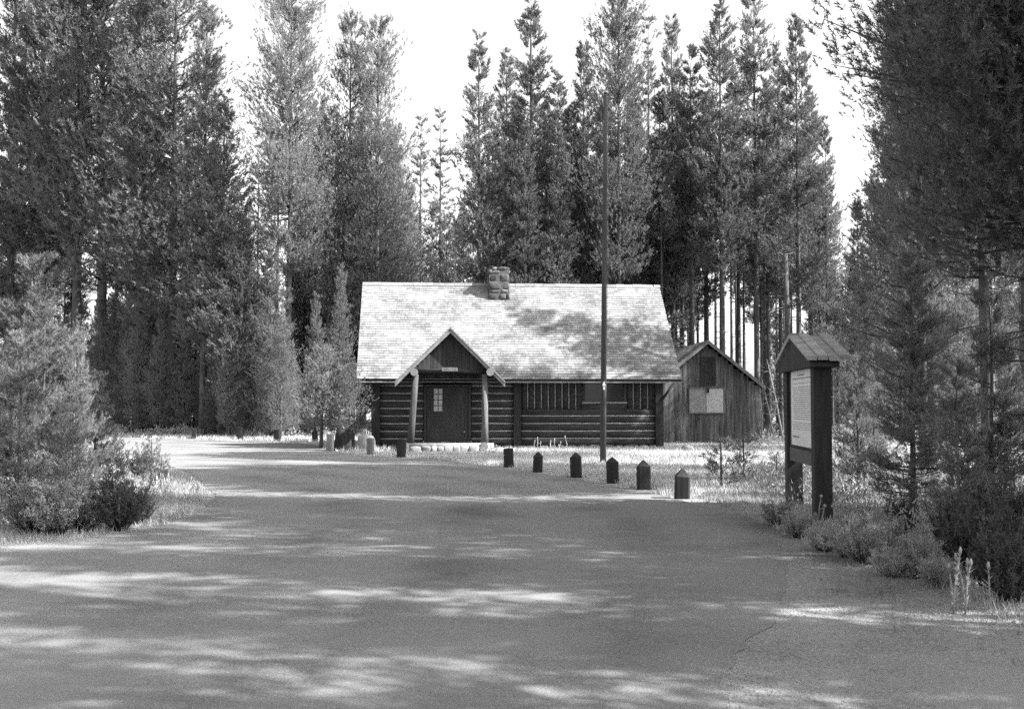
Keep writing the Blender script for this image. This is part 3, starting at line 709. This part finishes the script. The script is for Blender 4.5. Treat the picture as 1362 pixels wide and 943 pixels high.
# eave fascia
mb = MB(); mb.bx(.01, W - .01, .0, .03, EZ - .14, EZ - .095); mb.build('fascia', 'trim', roof)

# walls : horizontal logs
def logs(mb, p0, p1, z0, z1, r=.145, step=.285, over=0, vary=.012):
    z = z0; k = 0; p0 = Vector(p0); p1 = Vector(p1); d = (p1 - p0).normalized()
    while z + r * .8 < z1 + .02:
        q = [p0.lerp(p1, t) + Vector((0, 0, z + r * .9 + random.uniform(-vary, vary) * .5)) for t in (0, .25, .5, .75, 1)]
        q[0] = q[0] - d * over; q[-1] = q[-1] + d * over
        rr = [r * random.uniform(.93, 1.06) for _ in q]; mb.tube(q, rr, 14, 0, 1); z += step; k += 1
def lit_chinks(mb, p0, p1, z0, z1, step=.285, r=.145, n=(0, -1, 0)):  # strips stand for chinking and for sunlit log tops
    z = z0 + step; n = Vector(n)
    while z < z1 - .02:
        a = Vector(p0) + Vector((0, 0, z - r * .12)); b = Vector(p1) + Vector((0, 0, z - r * .12)); off = n * .075
        mb.tube([a + off, a.lerp(b, .35) + off + Vector((0, 0, random.uniform(-.01, .01))), a.lerp(b, .7) + off, b + off], [.036, .03, .038, .034], 6, 2); z += step
u_door0, dz0 = cab(567, 588, WV); u_door1, dz1 = cab(623, 515, WV)
u_mid = cab(687.5, 560, WV)[0]
ZB = .1; zt = roof_z(WV) - .12
zslab = cab(780, 545, WV)[1]
mb = MB()
for a, b, top in ((u_l + .1, u_door0 - .12, zt), (u_door1 + .12, u_mid - .1, zt), (u_mid + .1, u_r - .1, zslab)):
    mb = MB(); logs(mb, (a, WV, 0), (b, WV, 0), ZB, top); lit_chinks(mb, (a, WV, 0), (b, WV, 0), ZB, top)
    mb.build('front_wall', ['log', 'logend', 'lit_chink'], cabin)
for nm, uu in (('side_wall', u_l), ('side_wall', u_r)):
    mb = MB(); logs(mb, (uu, WV + .1, 0), (uu, WB, 0), ZB, zt + .1)
    # gable of vertical boards
    v = WV
    while v < WB:
        zz = min(roof_z(v), roof_z(v + .2)) - .12
        if zz > zt: mb.bx(uu - .02, uu + .02, v + .005, v + .195, zt - .05, zz, 0)
        v += .2
    mb.build(nm, ['log', 'logend', 'lit_chink'], cabin)
mb = MB(); logs(mb, (u_l, WB, 0), (u_r, WB, 0), ZB, zt); mb.build('back_wall', ['log', 'logend', 'lit_chink'], cabin)
for uu in (u_l, u_mid, u_r):
    mb = MB(); mb.box((uu, WV - .04, (zt - .22) / 2 + .03), (.3 if uu != u_mid else .27, .34, zt - .26)); mb.build('corner_post', 'darkwood', cabin)
# header log over right part, vertical slab panels with pale battens
w0, wz0 = cab(778, 531, WV); w1, wz1 = cab(829, 509, WV)
def slab_panel(a, b):
    mb = MB(); u = a
    mb.bx(a, b, WV + .03, WV + .09, zslab + .02, zt + .0, 2)
    n = max(1, round((b - a) / .262)); s = (b - a) / n
    for i in range(n):
        uc = a + (i + .5) * s; mb.tube([(uc, WV, zslab + .03), (uc, WV - .005, zt)], [s * .40, s * .38], 12, 0, 1)
        if i: mb.tube([(a + i * s, WV - .05, zslab + .04), (a + i * s, WV - .05, zt)], [.026, .024], 6, 2)
    mb.build('slab_panel', ['log', 'logend', 'lit_chink'], cabin)
slab_panel(u_mid + .14, w0 - .1); slab_panel(w1 + .1, u_r - .16)
mb = MB(); mb.bx(w0 - .09, w0, WV - .09, WV + .05, wz0 - .1, zt); mb.bx(w1, w1 + .09, WV - .09, WV + .05, wz0 - .1, zt); mb.bx(w0 + .002, w1 - .002, WV - .08, WV + .05, wz1, zt)
win = mb.build('window', 'door', cabin)
mb = MB(); mb.bx(w0 - .13, w1 + .13, WV - .14, WV + .05, wz0 - .17, wz0 - .1); mb.build('sill', 'trim', win)
mb = MB(); mb.bx(w0 + .002, w1 - .002, WV, WV + .02, wz0 - .1, wz1); mb.build('pane', 'glass', win)
mb = MB(); mb.bx((w0 + w1) / 2 - .02, (w0 + w1) / 2 + .02, WV - .04, WV - .002, wz0 - .098, wz1 - .002); mb.build('mullion', 'door', win)
mb = MB(); logs(mb, (w0 - .1, WV, 0), (w1 + .1, WV, 0), zslab + .01, wz0 - .18, .12, .24); mb.build('log_infill', ['log', 'logend'], cabin)
mb = MB(); mb.tube([(u_l, WV + .03, zt - .06), (u_r, WV + .03, zt - .06)], [.09, .09], 12); mb.build('wall_plate', 'log', cabin)
# brace under the right eave
mb = MB(); mb.tube([(u_r + .1, WV - .25, EZ - .75), (W - .15, WV - .25, EZ - .12)], [.055, .05], 8); mb.build('brace', 'darkwood', cabin)
mb = MB(); mb.tube([(u_l, WV - .2, EZ - .02), (W - .1, WV - .2, EZ - .02)], [.02, .02], 6); mb.build('eave_rod', 'darkwood', cabin)

# door
mb = MB(); zd0, zd1 = dz0, dz1
mb.bx(u_door0 - .1, u_door0, WV - .13, WV + .1, zd0, zd1 + .1); mb.bx(u_door1, u_door1 + .1, WV - .13, WV + .1, zd0, zd1 + .1); mb.bx(u_door0 + .002, u_door1 - .002, WV - .128, WV + .1, zd1, zd1 + .1)
mb.build('door_frame', 'door', cabin)
pw0, pz0 = cab(577, 547, WV); pw1, pz1 = cab(588.5, 517, WV)
mb = MB(); U0, U1 = u_door0 + .01, u_door1 - .01; y0, y1 = WV - .07, WV - .02
mb.bx(U0, pw0, y0, y1, zd0, zd1 - .01); mb.bx(pw1, U1, y0, y1, zd0, zd1 - .01); mb.bx(pw0, pw1, y0, y1, zd0, pz0); mb.bx(pw0, pw1, y0, y1, pz1, zd1 - .01)
mid = (pz0 * .96 + zd0 * .04)
for a, b, c, d in ((U0, U0 + .12, zd0, zd1 - .01), (U1 - .12, U1, zd0, zd1 - .01), (U0 + .12, U1 - .12, zd0, zd0 + .18), (U0 + .12, U1 - .12, mid - .16, mid - .04)):
    mb.bx(a + .001, b - .001, y0 - .02, y0 - .001, c + .001, d - .001)
door = mb.build('door', 'door', cabin)
mb = MB(); mb.bx(pw0, pw1, WV - .05, WV - .04, pz0, pz1); pane = mb.build('window_pane', 'pane_light', door)
mb = MB()
for i in range(1, 4): z = pz0 + (pz1 - pz0) * i / 4; mb.bx(pw0, pw1, WV - .068, WV - .052, z - .012, z + .012)
mb.bx((pw0 + pw1) / 2 - .012, (pw0 + pw1) / 2 + .012, WV - .066, WV - .053, pz0, pz1)
mb.build('muntins', 'door', door)
hu, hz = cab(617, 574, WV); mb = MB(); mb.blob((hu, y0 - .06, hz), (.07, .07, .07), 3); mb.tube([(hu, y0 - .04, hz), (hu, y0, hz)], [.015, .015], 8); mb.build('handle', 'metal', door)

# porch
PV = -1.95                                      # gable plane
ua, za = cab(598.5, 437, PV); ul, zl = cab(526, 508, PV); ur, zr = cab(671, 508.5, PV)
zl = (zl + zr) / 2; hw = ((ur - ul) / 2); ua = (ul + ur) / 2 ; pa = math.atan2(za - zl, hw); Lp = hw / math.cos(pa)
Vend = (za - EZ) / math.tan(slope)
mb = MB(); th = .05
for sg in (-1, 1):
    # deck follows the valley with the main roof
    e = Vector((ua + sg * hw, PV, zl)); a = Vector((ua, PV, za)); vb = max((zl - EZ) / math.tan(slope), 0)
    e2 = Vector((ua + sg * hw, .02, zl)); zc = EZ; fr = (zc - zl) / (za - zl); c2 = Vector((ua + sg * hw * (1 - fr), 0, EZ)); a2 = Vector((ua, Vend, za))
    mb.prism([e, a, a2, c2, e2], (0, 0, -th), 1)
    def clipf(x0, x1, l, sg=sg):
        z = zl + l * math.sin(pa); vmax = (z - EZ) / math.tan(slope) if z > EZ else .0
        x1 = min(x1, max(vmax, .0) + .05)
        return (x0, x1) if x1 - x0 > .03 else None
    shingle_slope(mb, PV - .02, Vend + .1, ua + sg * hw, zl + .002, pa, Lp, -sg, clipf=clipf, rr=random.Random(11 + sg), axis=1)
proof = mb.build('porch_roof', ['shingle', 'darkwood'], cabin)
for sg in (-1, 1):
    mb = MB(); dx = Vector((-sg * math.cos(pa), 0, math.sin(pa)))
    e = Vector((ua + sg * (hw + .02), PV - .045, zl)); a = Vector((ua, PV - .045, za + .015))
    dn = Vector((0, 0, -.17)); mb.prism([e, a, a + dn, e + dn], (0, .04, 0)); mb.build('bargeboard', 'trim', proof)
    mb = MB(); e = Vector((ua + sg * (hw + .03), PV - .075, zl + .03)); a = Vector((ua, PV - .075, za + .045)); dn = Vector((0, 0, -.055))
    mb.prism([e, a, a + dn, e + dn], (0, .028, 0)); mb.build('roof_edge', 'shingle', proof)
# gable boards
bu0, bz = cab(541, 493, PV + .25); bu1, _ = cab(657, 493, PV + .25); mb = MB(); u = ua - hw + .1
while u < ua + hw - .1:
    zz = za - .09 - max(abs(u - ua), abs(u + .14 - ua)) * math.tan(pa)
    if zz > bz + .02: mb.bx(u + .004, u + .136, PV + .2, PV + .23, bz - .02, zz)
    u += .14
mb.build('gable_boards', 'board_dark', cabin)
mb = MB(); mb.tube([(bu0, PV + .25, bz), ((bu0 + bu1) / 2, PV + .25, bz + .01), (bu1, PV + .25, bz)], [.085, .08, .085], 12, 0, 1); mb.build('porch_beam', ['log', 'logend'], cabin)
for px in (551, 652):
    u, z = cab(px, 495, PV - .15); mb = MB(); mb.tube([(u, PV - .15, z), (u, WV - .16, z)], [.135, .12], 14, 0, 1); mb.build('plate_log', ['log', 'logend'], cabin)
nu0, nz0 = cab(588, 493.5, PV); nu1, nz1 = cab(609, 488.5, PV)
mb = MB(); mb.bx(nu0, nu1, PV + .12, PV + .155, nz0, nz1); mb.build('nameplate', 'bollard_sunlit', cabin)
FZ = cab(590, 590, PV + .2)[1]
for (px0, px1) in ((546, 553), (645, 645)):
    u0, z0 = cab(px0, 592, PV + .15); u1, z1 = cab(px1, 498, PV + .15)
    mb = MB(); mb.tube([(u0, PV + .2, FZ), (u0 * .65 + u1 * .35, PV + .2, FZ + .35 * (z1 - FZ)), (u1, PV + .2, z1)], [.13, .115, .105], 14, jit=.02); mb.build('porch_post', 'postwood' if px0 > 600 else 'postwood_shaded', cabin)
fu0, _ = cab(545, 595, PV + .1); fu1, _ = cab(640, 595, PV + .1)
mb = MB(); v = PV + .28
while v < WV - .2: mb.bx(fu0 - .1, fu1 + .15, v, v + .135, FZ - .09, FZ - .03); v += .145
mb.build('porch_floor', 'trim', cabin)
mb = MB(); mb.tube([(fu0 - .2, PV + .12, FZ - .1), (fu1 + .45, PV + .12, FZ - .1)], [.13, .12], 14, 0, 0); mb.build('sill_log', ['trim', 'logend'], cabin)
for uu in (fu0 - .15, fu1 + .1):
    mb = MB(); mb.tube([(uu, PV - .12, FZ - .08), (uu, WV - .2, FZ - .1)], [.14, .13], 12, 0, 1); mb.build('floor_joist', ['log', 'logend'], cabin)
    mb = MB(); mb.tube([(uu, PV - .16, .09), (uu, PV + .3, .1)], [.15, .15], 14, 0, 1); mb.build('footing_log', ['log', 'logend'], cabin)
mb = MB(); rr = random.Random(2); u = fu0
while u < fu1 + .1:
    w = rr.uniform(.22, .42); mb.blob((u + w / 2, PV + .02, .07), (w * 1.05, .35, .24), rr.randint(0, 999), 3, 0, .3, .6); u += w * .93
mb.build('stone_footing', 'trim', cabin)
mb = MB(); rr = random.Random(12); u = u_l
while u < u_r:
    w = rr.uniform(.3, .6); mb.blob((u + w / 2, WV, .04), (w * 1.05, .42, .22), rr.randint(0, 999)); u += w
mb.build('stone_base', 'mortar', cabin)

# ------------------------------------------------------------------ shed
SY = 49.5; sa = at(940, 452, SY); sl_ = at(868, 588, SY); sr_ = at(1010, 588, SY); er = at(1019, 513, SY - .25)
shed = empty('shed', (sa.x, SY, 0), R(3), 'weathered vertical board shed with low gable roof right of the cabin', 'shed')
hwS = (sr_.x - sl_.x) / 2; oh = er.x - sa.x; ez = er.z; az_ = sa.z; spa = math.atan2(az_ - ez, oh); DS = 6.0
mb = MB(); u = -hwS; rr = random.Random(6)
while u < hwS - .01:
    w = min(rr.uniform(.17, .27), hwS - u); zz = az_ - .16 - max(abs(u), abs(u + w)) * math.tan(spa)
    mb.bx(u + .004, u + w - .004, -.012 + rr.uniform(-.006, .006), .014, .05, zz + .02); 
    u += w
mb.build('front_wall', 'board', shed)
for sx in (-1, 1):
    mb = MB(); v = .03
    while v < DS: mb.bx(sx * hwS - .015, sx * hwS + .015, v, v + .2, .03, ez + .02 + .0); v += .206
    mb.build('side_wall', 'board' if sx < 0 else 'trim', shed)  # right wall gets a paler material to paint in sunlight
mb = MB(); mb.prism([(-hwS, DS, 0), (hwS, DS, 0), (hwS, DS, ez), (0, DS, az_ - .14), (-hwS, DS, ez)], (0, .03, 0)); mb.build('back_wall', 'board', shed)
mb = MB()
mb.prism([(-oh, -.25, ez - .04), (0, -.25, az_ - .04), (oh, -.25, ez - .04), (oh, -.25, ez - .1), (0, -.25, az_ - .1), (-oh, -.25, ez - .1)], (0, DS + .5, 0), 1)
shingle_slope(mb, -.25, DS + .25, -oh, ez - .04, spa, oh / math.cos(spa), 1, expo=.2, wid=.17, axis=1)
shingle_slope(mb, -.25, DS + .25, oh, ez - .04, spa, oh / math.cos(spa), -1, expo=.2, wid=.17, axis=1)
sroof = mb.build('roof', ['shingle_dark', 'darkwood'], shed)
for sx in (-1, 1):
    mb = MB(); e = Vector((sx * oh, -.30, ez - .03)); a = Vector((0, -.30, az_ - .02)); dn = Vector((0, 0, -.17)); mb.prism([e, a, a + dn, e + dn], (0, .04, 0)); mb.build('bargeboard', 'shingle_dark', sroof)
def sp_(px, py): p = at(px, py, SY); return (p.x - sa.x) / math.cos(R(3)), p.z
h0, hz0 = sp_(931, 513); h1, hz1 = sp_(952, 475)
mb = MB(); n = 4
for i in range(n): a = h0 + (h1 - h0) * i / n; mb.bx(a + .004, a + (h1 - h0) / n - .004, -.045, -.02, hz0, hz1)
mb.build('loft_hatch', 'darkwood', shed)
s0, z0 = sp_(917, 548.5); s1, z1 = sp_(962, 517); sm_ = sp_(939, 520)[0]
mb = MB(); 
for a, b, c, d in ((s0 - .05, s1 + .05, z0 - .06, z0), (s0 - .05, s1 + .05, z1, z1 + .06), (s0 - .05, s0, z0, z1), (s1, s1 + .05, z0, z1)): mb.bx(a + .001, b - .001, -.075, -.02, c + .001, d - .001)
wf = mb.build('window', 'bollard_sunlit', shed)
mb = MB(); mb.bx(s0, sm_ - .004, -.05, -.025, z0, z1); tag(mb.build('shutter', 'shutter', wf), 'grey left shutter panel')
mb = MB(); mb.bx(sm_ + .004, s1, -.06, -.03, z0, z1); tag(mb.build('shutter', 'shutter_pale', wf), 'pale right shutter panel')
mb = MB(); a, z = sp_(941, 519); mb.box((a, -.1, z), (.1, .05, .22)); mb.build('latch', 'darkwood', shed)
# lean-to wall joining to the cabin
# ------------------------------------------------------------------ flagpole
fp = gp(802, 615); top = at(805.5, 126, fp.y)
e = empty('flagpole', fp, 0, 'tall bare dark flagpole standing in the grass in front of the cabin', 'flagpole')
mb = MB(); tx = top.x - fp.x; mb.tube([(tx * t, 0, top.z * t) for t in (0, .25, .5, .75, 1)], [.09, .08, .072, .062, .05], 16); mb.build('pole', 'pole', e)
mb = MB(); mb.blob((tx, 0, top.z + .03), (.12, .12, .08), 2); mb.build('cap', 'pole', e)
zc = at(803, 513, fp.y - .1).z; mb = MB(); mb.box((tx * .25 + .0, -.105, zc), (.05, .04, .22)); mb.box((tx * .25, -.13, zc + .02), (.09, .03, .04)); mb.build('cleat', 'white', e)
mb = MB(); mb.tube([(tx * .99 + .06, -.03, top.z * .985), (tx * .5 + .095, -.05, top.z * .5), (tx * .25 + .05, -.115, zc)], [.006, .006, .006], 5); mb.build('halyard', 'trim', e)

# ------------------------------------------------------------------ bollards
def bollard_mesh(w, h, tip, m, chamfer=.02, seed=0):
    rr = random.Random(seed); mb = MB(); a = w / 2; c = chamfer; hs = h - tip
    ring = [(-a + c, -a), (a - c, -a), (a, -a + c), (a, a - c), (a - c, a), (-a + c, a), (-a, a - c), (-a, -a + c)]
    vs = [(x, y, -.05) for x, y in ring] + [(x * (1 + rr.uniform(-.03, .03)), y, hs + rr.uniform(-.01, .01)) for x, y in ring] + [(x * .12, y * .12, h) for x, y in ring]
    fs = [(i, (i + 1) % 8, (i + 1) % 8 + 8, i + 8) for i in range(8)] + [(i + 8, (i + 1) % 8 + 8, (i + 1) % 8 + 16, i + 16) for i in range(8)] + [tuple(range(16, 24)), tuple(reversed(range(8)))]
    mb.add(vs, fs); return mb.mesh('wooden_bollard', m)
GB = 'wooden bollards along the road edge'
bl = [(907, 663, 623, 20, 0, 'square pointed bollard, the nearest and largest, at the right end of the row', 'bollard', .14),
      (856.5, 651, 612, 17.5, 1, 'dark pointed bollard second from the right end of the row', 'bollard', .12),
      (815, 642.5, 608, 16, 2, 'dark pointed bollard just right of the flagpole foot', 'bollard', .1),
      (766.5, 635, 602, 15, 3, 'pointed bollard just left of the flagpole foot, right side worn pale', 'bollard', .1),
      (715, 628, 601, 12.5, 4, 'pointed bollard fifth from the right end, in front of the log wall', 'bollard', .1),
      (677, 621.5, 596, 13, 5, 'flat topped dark bollard right of the porch with weeds behind', 'bollard', .02),
      (533.5, 608, 583, 12, 6, 'dark flat topped bollard at the left foot of the porch', 'bollard', .03),
      (493, 604.5, 582, 9.5, 7, 'bollard painted paler as sunlit in front of the pale boulder left of the porch', 'bollard_sunlit', .04),
      (438.5, 600, 577, 9, 8, 'bollard painted paler as sunlit left of the dark stump', 'bollard_sunlit', .02),
      (419, 588, 573, 7, 9, 'small dark bollard behind the one painted paler as sunlit', 'bollard', .02),
      (368.5, 587, 571, 8.5, 10, 'dark bollard on the far road edge below the bare trunks', 'bollard', .02),
      (319, 585.5, 568, 7.5, 11, 'dark bollard on the far road edge beside a sunlit patch', 'bollard', .02),
      (259, 583.5, 570, 7, 12, 'dark far bollard left of the sunlit patch, second from the left end', 'bollard', .02),
      (232, 581, 566, 2.6, 13, 'very thin dark stake at the left end of the far bollards', 'bollard', .01)]
for px, yb, yt, wpx, sd, lab, m, tip in bl:
    p = gp(px, yb); s = p.y / F; h = (yb - yt) * s; w = wpx * s
    tag(obj('wooden_bollard', bollard_mesh(w * .98, h, tip, m, w * .12, sd), None, p, (R(random.uniform(-2.5, 2.5)), R(random.uniform(-3, 3)), R(random.uniform(-6, 6) - 3))), lab, 'bollard', GB)

# ------------------------------------------------------------------ notice board
P0 = gp(1094, 691); P1 = gp(1056.5, 671.5); ax = (P1 - P0); Ls = ax.length; ang = math.atan2(ax.y, ax.x)
sg_ = empty('notice_board', P0, ang, 'roofed timber notice board on two thick posts beside the right verge', 'sign')   # local x: near -> far, local y: left (face)
zn = at(1091, 478, P0.y).z
pw = .245
for x in (0, Ls):
    mb = MB(); mb.box((x, 0, (zn - .1) / 2), (pw, pw, zn + .1)); mb.build('post', 'signwood', sg_)
pz1 = at(1083, 486, P0.y + .15).z; pz0 = at(1083, 596.5, P0.y + .15).z
mb = MB(); mb.bx(pw / 2, Ls - pw / 2, .015, .075, pz0 - .05, pz1 + .06); brd = mb.build('board', 'signwood', sg_)
mb = MB(); mb.bx(pw / 2 + .0, Ls - pw / 2 - .3, .09, .1, pz0, pz1); tag(mb.build('notice_sheet', 'paper', brd), 'pale printed notice sheet')
sheet_o = [c for c in brd.children][0]
mb = MB(); rr = random.Random(8); x0, x1 = pw / 2 + .12, Ls - pw / 2 - .42; H = pz1 - pz0
def words(z, xa, xb, hh, gap):
    x = xa
    while x < xb:
        w = rr.uniform(.03, .12); mb.bx(x, min(x + w, xb), .1005, .102, z, z + hh * rr.uniform(.8, 1.1)); x += w + gap
words(pz1 - .12, x0 + .5, x1 - .5, .022, .02); words(pz1 - .17, x0, x1, .016, .015); mb.build('heading_lines', 'ink', sheet_o); mb = MB()
z = pz1 - .24
while z > pz0 + .22: words(z, x0, x1 - rr.uniform(0, .15), .008, .02); z -= .032 if rr.random() > .12 else .06
mb.build('printed_lines', 'ink', sheet_o); mb = MB(); words(pz0 + .12, x0 + 1.0, x1, .028, .018)
mb.build('footer_lines', 'ink', sheet_o)
mb = MB(); mb.bx(pw / 2, Ls - pw / 2, -.05, .085, pz0 - .26, pz0 - .055); mb.build('rail', 'signrail', sg_)
# little gable roof: near slope falls toward the viewer
xc = Ls / 2; za_ = at(1066, 449.5, (P0.y + P1.y) / 2).z; xe = -.38; zn_ = at(1100, 479, P0.y - .4).z
y_r, y_l = -.34, .25; sp2 = math.atan2(za_ - zn_, xc - xe); Ls2 = math.hypot(za_ - zn_, xc - xe)
mb = MB()
for sgn in (-1, 1):
    y = y_r; rr = random.Random(3 + sgn)
    while y < y_l - .02:
        w = min(.15, y_l - y); d = rr.uniform(-.05, .03)
        l0 = d; l1 = Ls2 + .02
        def q(l, up, yy): return (xc + sgn * (xc - xe) - sgn * (l * math.cos(sp2)) + 0 * up, yy, zn_ + l * math.sin(sp2) + up)
        vs = [q(l0, 0, y + .006), q(l0, 0, y + w - .006), q(l1, 0, y + w - .006), q(l1, 0, y + .006)]; up = rr.uniform(.035, .08)
        vs += [q(l0, up, y + .006), q(l0, up, y + w - .006), q(l1, up, y + w - .006), q(l1, up, y + .006)]
        mb.add(vs, [(0, 1, 2, 3), (4, 7, 6, 5), (0, 4, 5, 1), (1, 5, 6, 2), (3, 2, 6, 7), (0, 3, 7, 4)]); y += w
mb.build('roof', 'signroof', sg_)
mb = MB(); mb.prism([(xe + .06, .2, zn_ - .03), (xc, .2, za_ - .03), (2 * xc - xe - .06, .2, zn_ - .03), (2 * xc - xe - .06, .2, zn_ - .09), (xe + .06, .2, zn_ - .09)], (0, -.4, 0)); mb.build('gable', 'signwood', sg_)

# ------------------------------------------------------------------ stump, boulder, stones, snag, dead branches
p = gp(459, 599); mb = MB(); w = 28 * p.y / F; h = 28 * p.y / F
mb.tube([(0, 0, -.05), (0, 0, .3 * h), (0, 0, .75 * h), (0, 0, .95 * h), (0.02, 0, h)], [w * .52, w * .5, w * .46, w * .36, w * .15], 18, jit=.05)
tag(mb.build('tree_stump', 'bollard', None, p + Vector((0, -.1, 0))), 'dark rounded stump left of the cabin between two sunlit bollards', 'stump')
p = gp(486, 601); mb = MB(); s = p.y / F; mb.blob((0, 0, 10 * s), (25 * s, .7, 24 * s), 3, 3, 0, .18, .55)
tag(mb.build('boulder', 'trim', None, p + Vector((0, .45, 0))), 'pale sunlit boulder behind the paler sunlit bollard left of the porch', 'boulder')
st_l = ['flat pale stone near the right end of the log wall', 'pale stone below the right cabin corner', 'small dark stone left of the largest shed stone', 'largest pale stone in front of the shed', 'low stone right of the largest shed stone', 'small stone between the porch and the log wall']
for (px, py, w, h), l in zip([(857, 598, 15, 6), (886, 600, 9, 7), (899, 601, 7, 6), (914, 601, 17, 9), (930, 601, 9, 5), (664, 600, 12, 6)], st_l):
    p = gp(px, py); s = p.y / F; mb = MB(); mb.blob((0, 0, h * s * .35), (w * s, w * s * .8, h * s * 1.2), px, 2, 0, .4)
    tag(mb.build('stone', 'stone', None, p), l, 'stone', 'stones before the cabin and shed')
# snag with pale forked broken top
p = at(1045, 338, 52); e = empty('dead_snag', (p.x, 52, 0), 0, 'dead pale snag with broken forked top left of the notice board', 'tree')
mb = MB(); mb.tube([(0, 0, -.1), (.05, 0, p.z * .5), (0, 0, p.z)], [.17, .14, .1], 10); mb.tube([(0, 0, p.z - .15), (-.35, 0, p.z + .1)], [.06, .03], 6); mb.tube([(0, 0, p.z - .15), (.3, 0, p.z + .05), (.5, .1, p.z - .3)], [.06, .04, .02], 6)
rr = random.Random(31)
for i in range(26):
    z = rr.uniform(2, p.z); a = rr.uniform(0, 6.28); L = rr.uniform(.3, 1.1); mb.tube([(0, 0, z), (math.cos(a) * L, math.sin(a) * L, z - rr.uniform(0, .6) * L)], [.025, .006], 4)
mb.build('trunk', 'bark', e)
bt = ['upright white dead branch against the right wall of the shed', 'leaning white dead branch right of the shed', 'crossed pale dead branch right of the shed', 'fine twigged dead branch leaning right of the shed']
for i, (a, b, c, d) in enumerate([(1013, 590, 1011, 518), (1030, 590, 1012, 500), (1016, 590, 1036, 528), (1042, 590, 1020, 478)]):
    p = gp(a, b); Y = 49.3 + .35 * i; q0 = at(a, b, Y); q0.z = 0; q1 = at(c, d, Y); mb = MB(); q1 = q1 - q0
    mb.tube([(0, 0, 0), q1 * .5 + Vector((.06, .1, 0)), q1], [.045, .035, .015], 6)
    for k in range(14):
        t = rr.uniform(.25, .95); v = q1 * t; L = rr.uniform(.2, .75); mb.tube([v, v + Vector((rr.uniform(-1, 1) * L, rr.uniform(-.5, .5) * L, rr.uniform(-.5, .6) * L))], [.014, .004], 4)
    tag(mb.build('dead_branch', 'deadwood', None, q0), bt[i], 'branch', 'dead branches leaning right of the shed')

# ------------------------------------------------------------------ light
EL = R(43); SX = Vector((math.cos(EL) * math.cos(R(-14)), math.cos(EL) * math.sin(R(-14)), math.sin(EL)))   # towards the sun (from the right)
sun_d = bpy.data.lights.new('sun', 'SUN'); sun_d.energy = 5.0; sun_d.angle = R(.55); sun_d.color = (1, 1, 1)
sun = bpy.data.objects.new('sun', sun_d); C.objects.link(sun); sun.rotation_euler = SX.to_track_quat('Z', 'Y').to_euler(); sun.location = (60, 0, 60)
w = bpy.data.worlds.new('World'); scene.world = w; w.use_nodes = True; nt = w.node_tree
sky = nt.nodes.new('ShaderNodeTexSky'); sky.sky_type = 'NISHITA'; sky.sun_disc = False; sky.sun_elevation = EL; sky.sun_rotation = R(104); sky.air_density = 1.0; sky.dust_density = 3.0
bw = nt.nodes.new('ShaderNodeRGBToBW'); bg = nt.nodes['Background']; bg.inputs[1].default_value = .14
nt.links.new(sky.outputs[0], bw.inputs[0]); nt.links.new(bw.outputs[0], bg.inputs[0])
vs = scene.view_settings; vs.view_transform = 'Standard'; vs.look = 'None'; vs.exposure = 1.95; vs.gamma = 1; vs.use_curve_mapping = False
scene.render.engine = 'CYCLES'
scene.cycles.use_denoising = False
scene.cycles.max_bounces = 6; scene.cycles.diffuse_bounces = 3; scene.cycles.transmission_bounces = 3
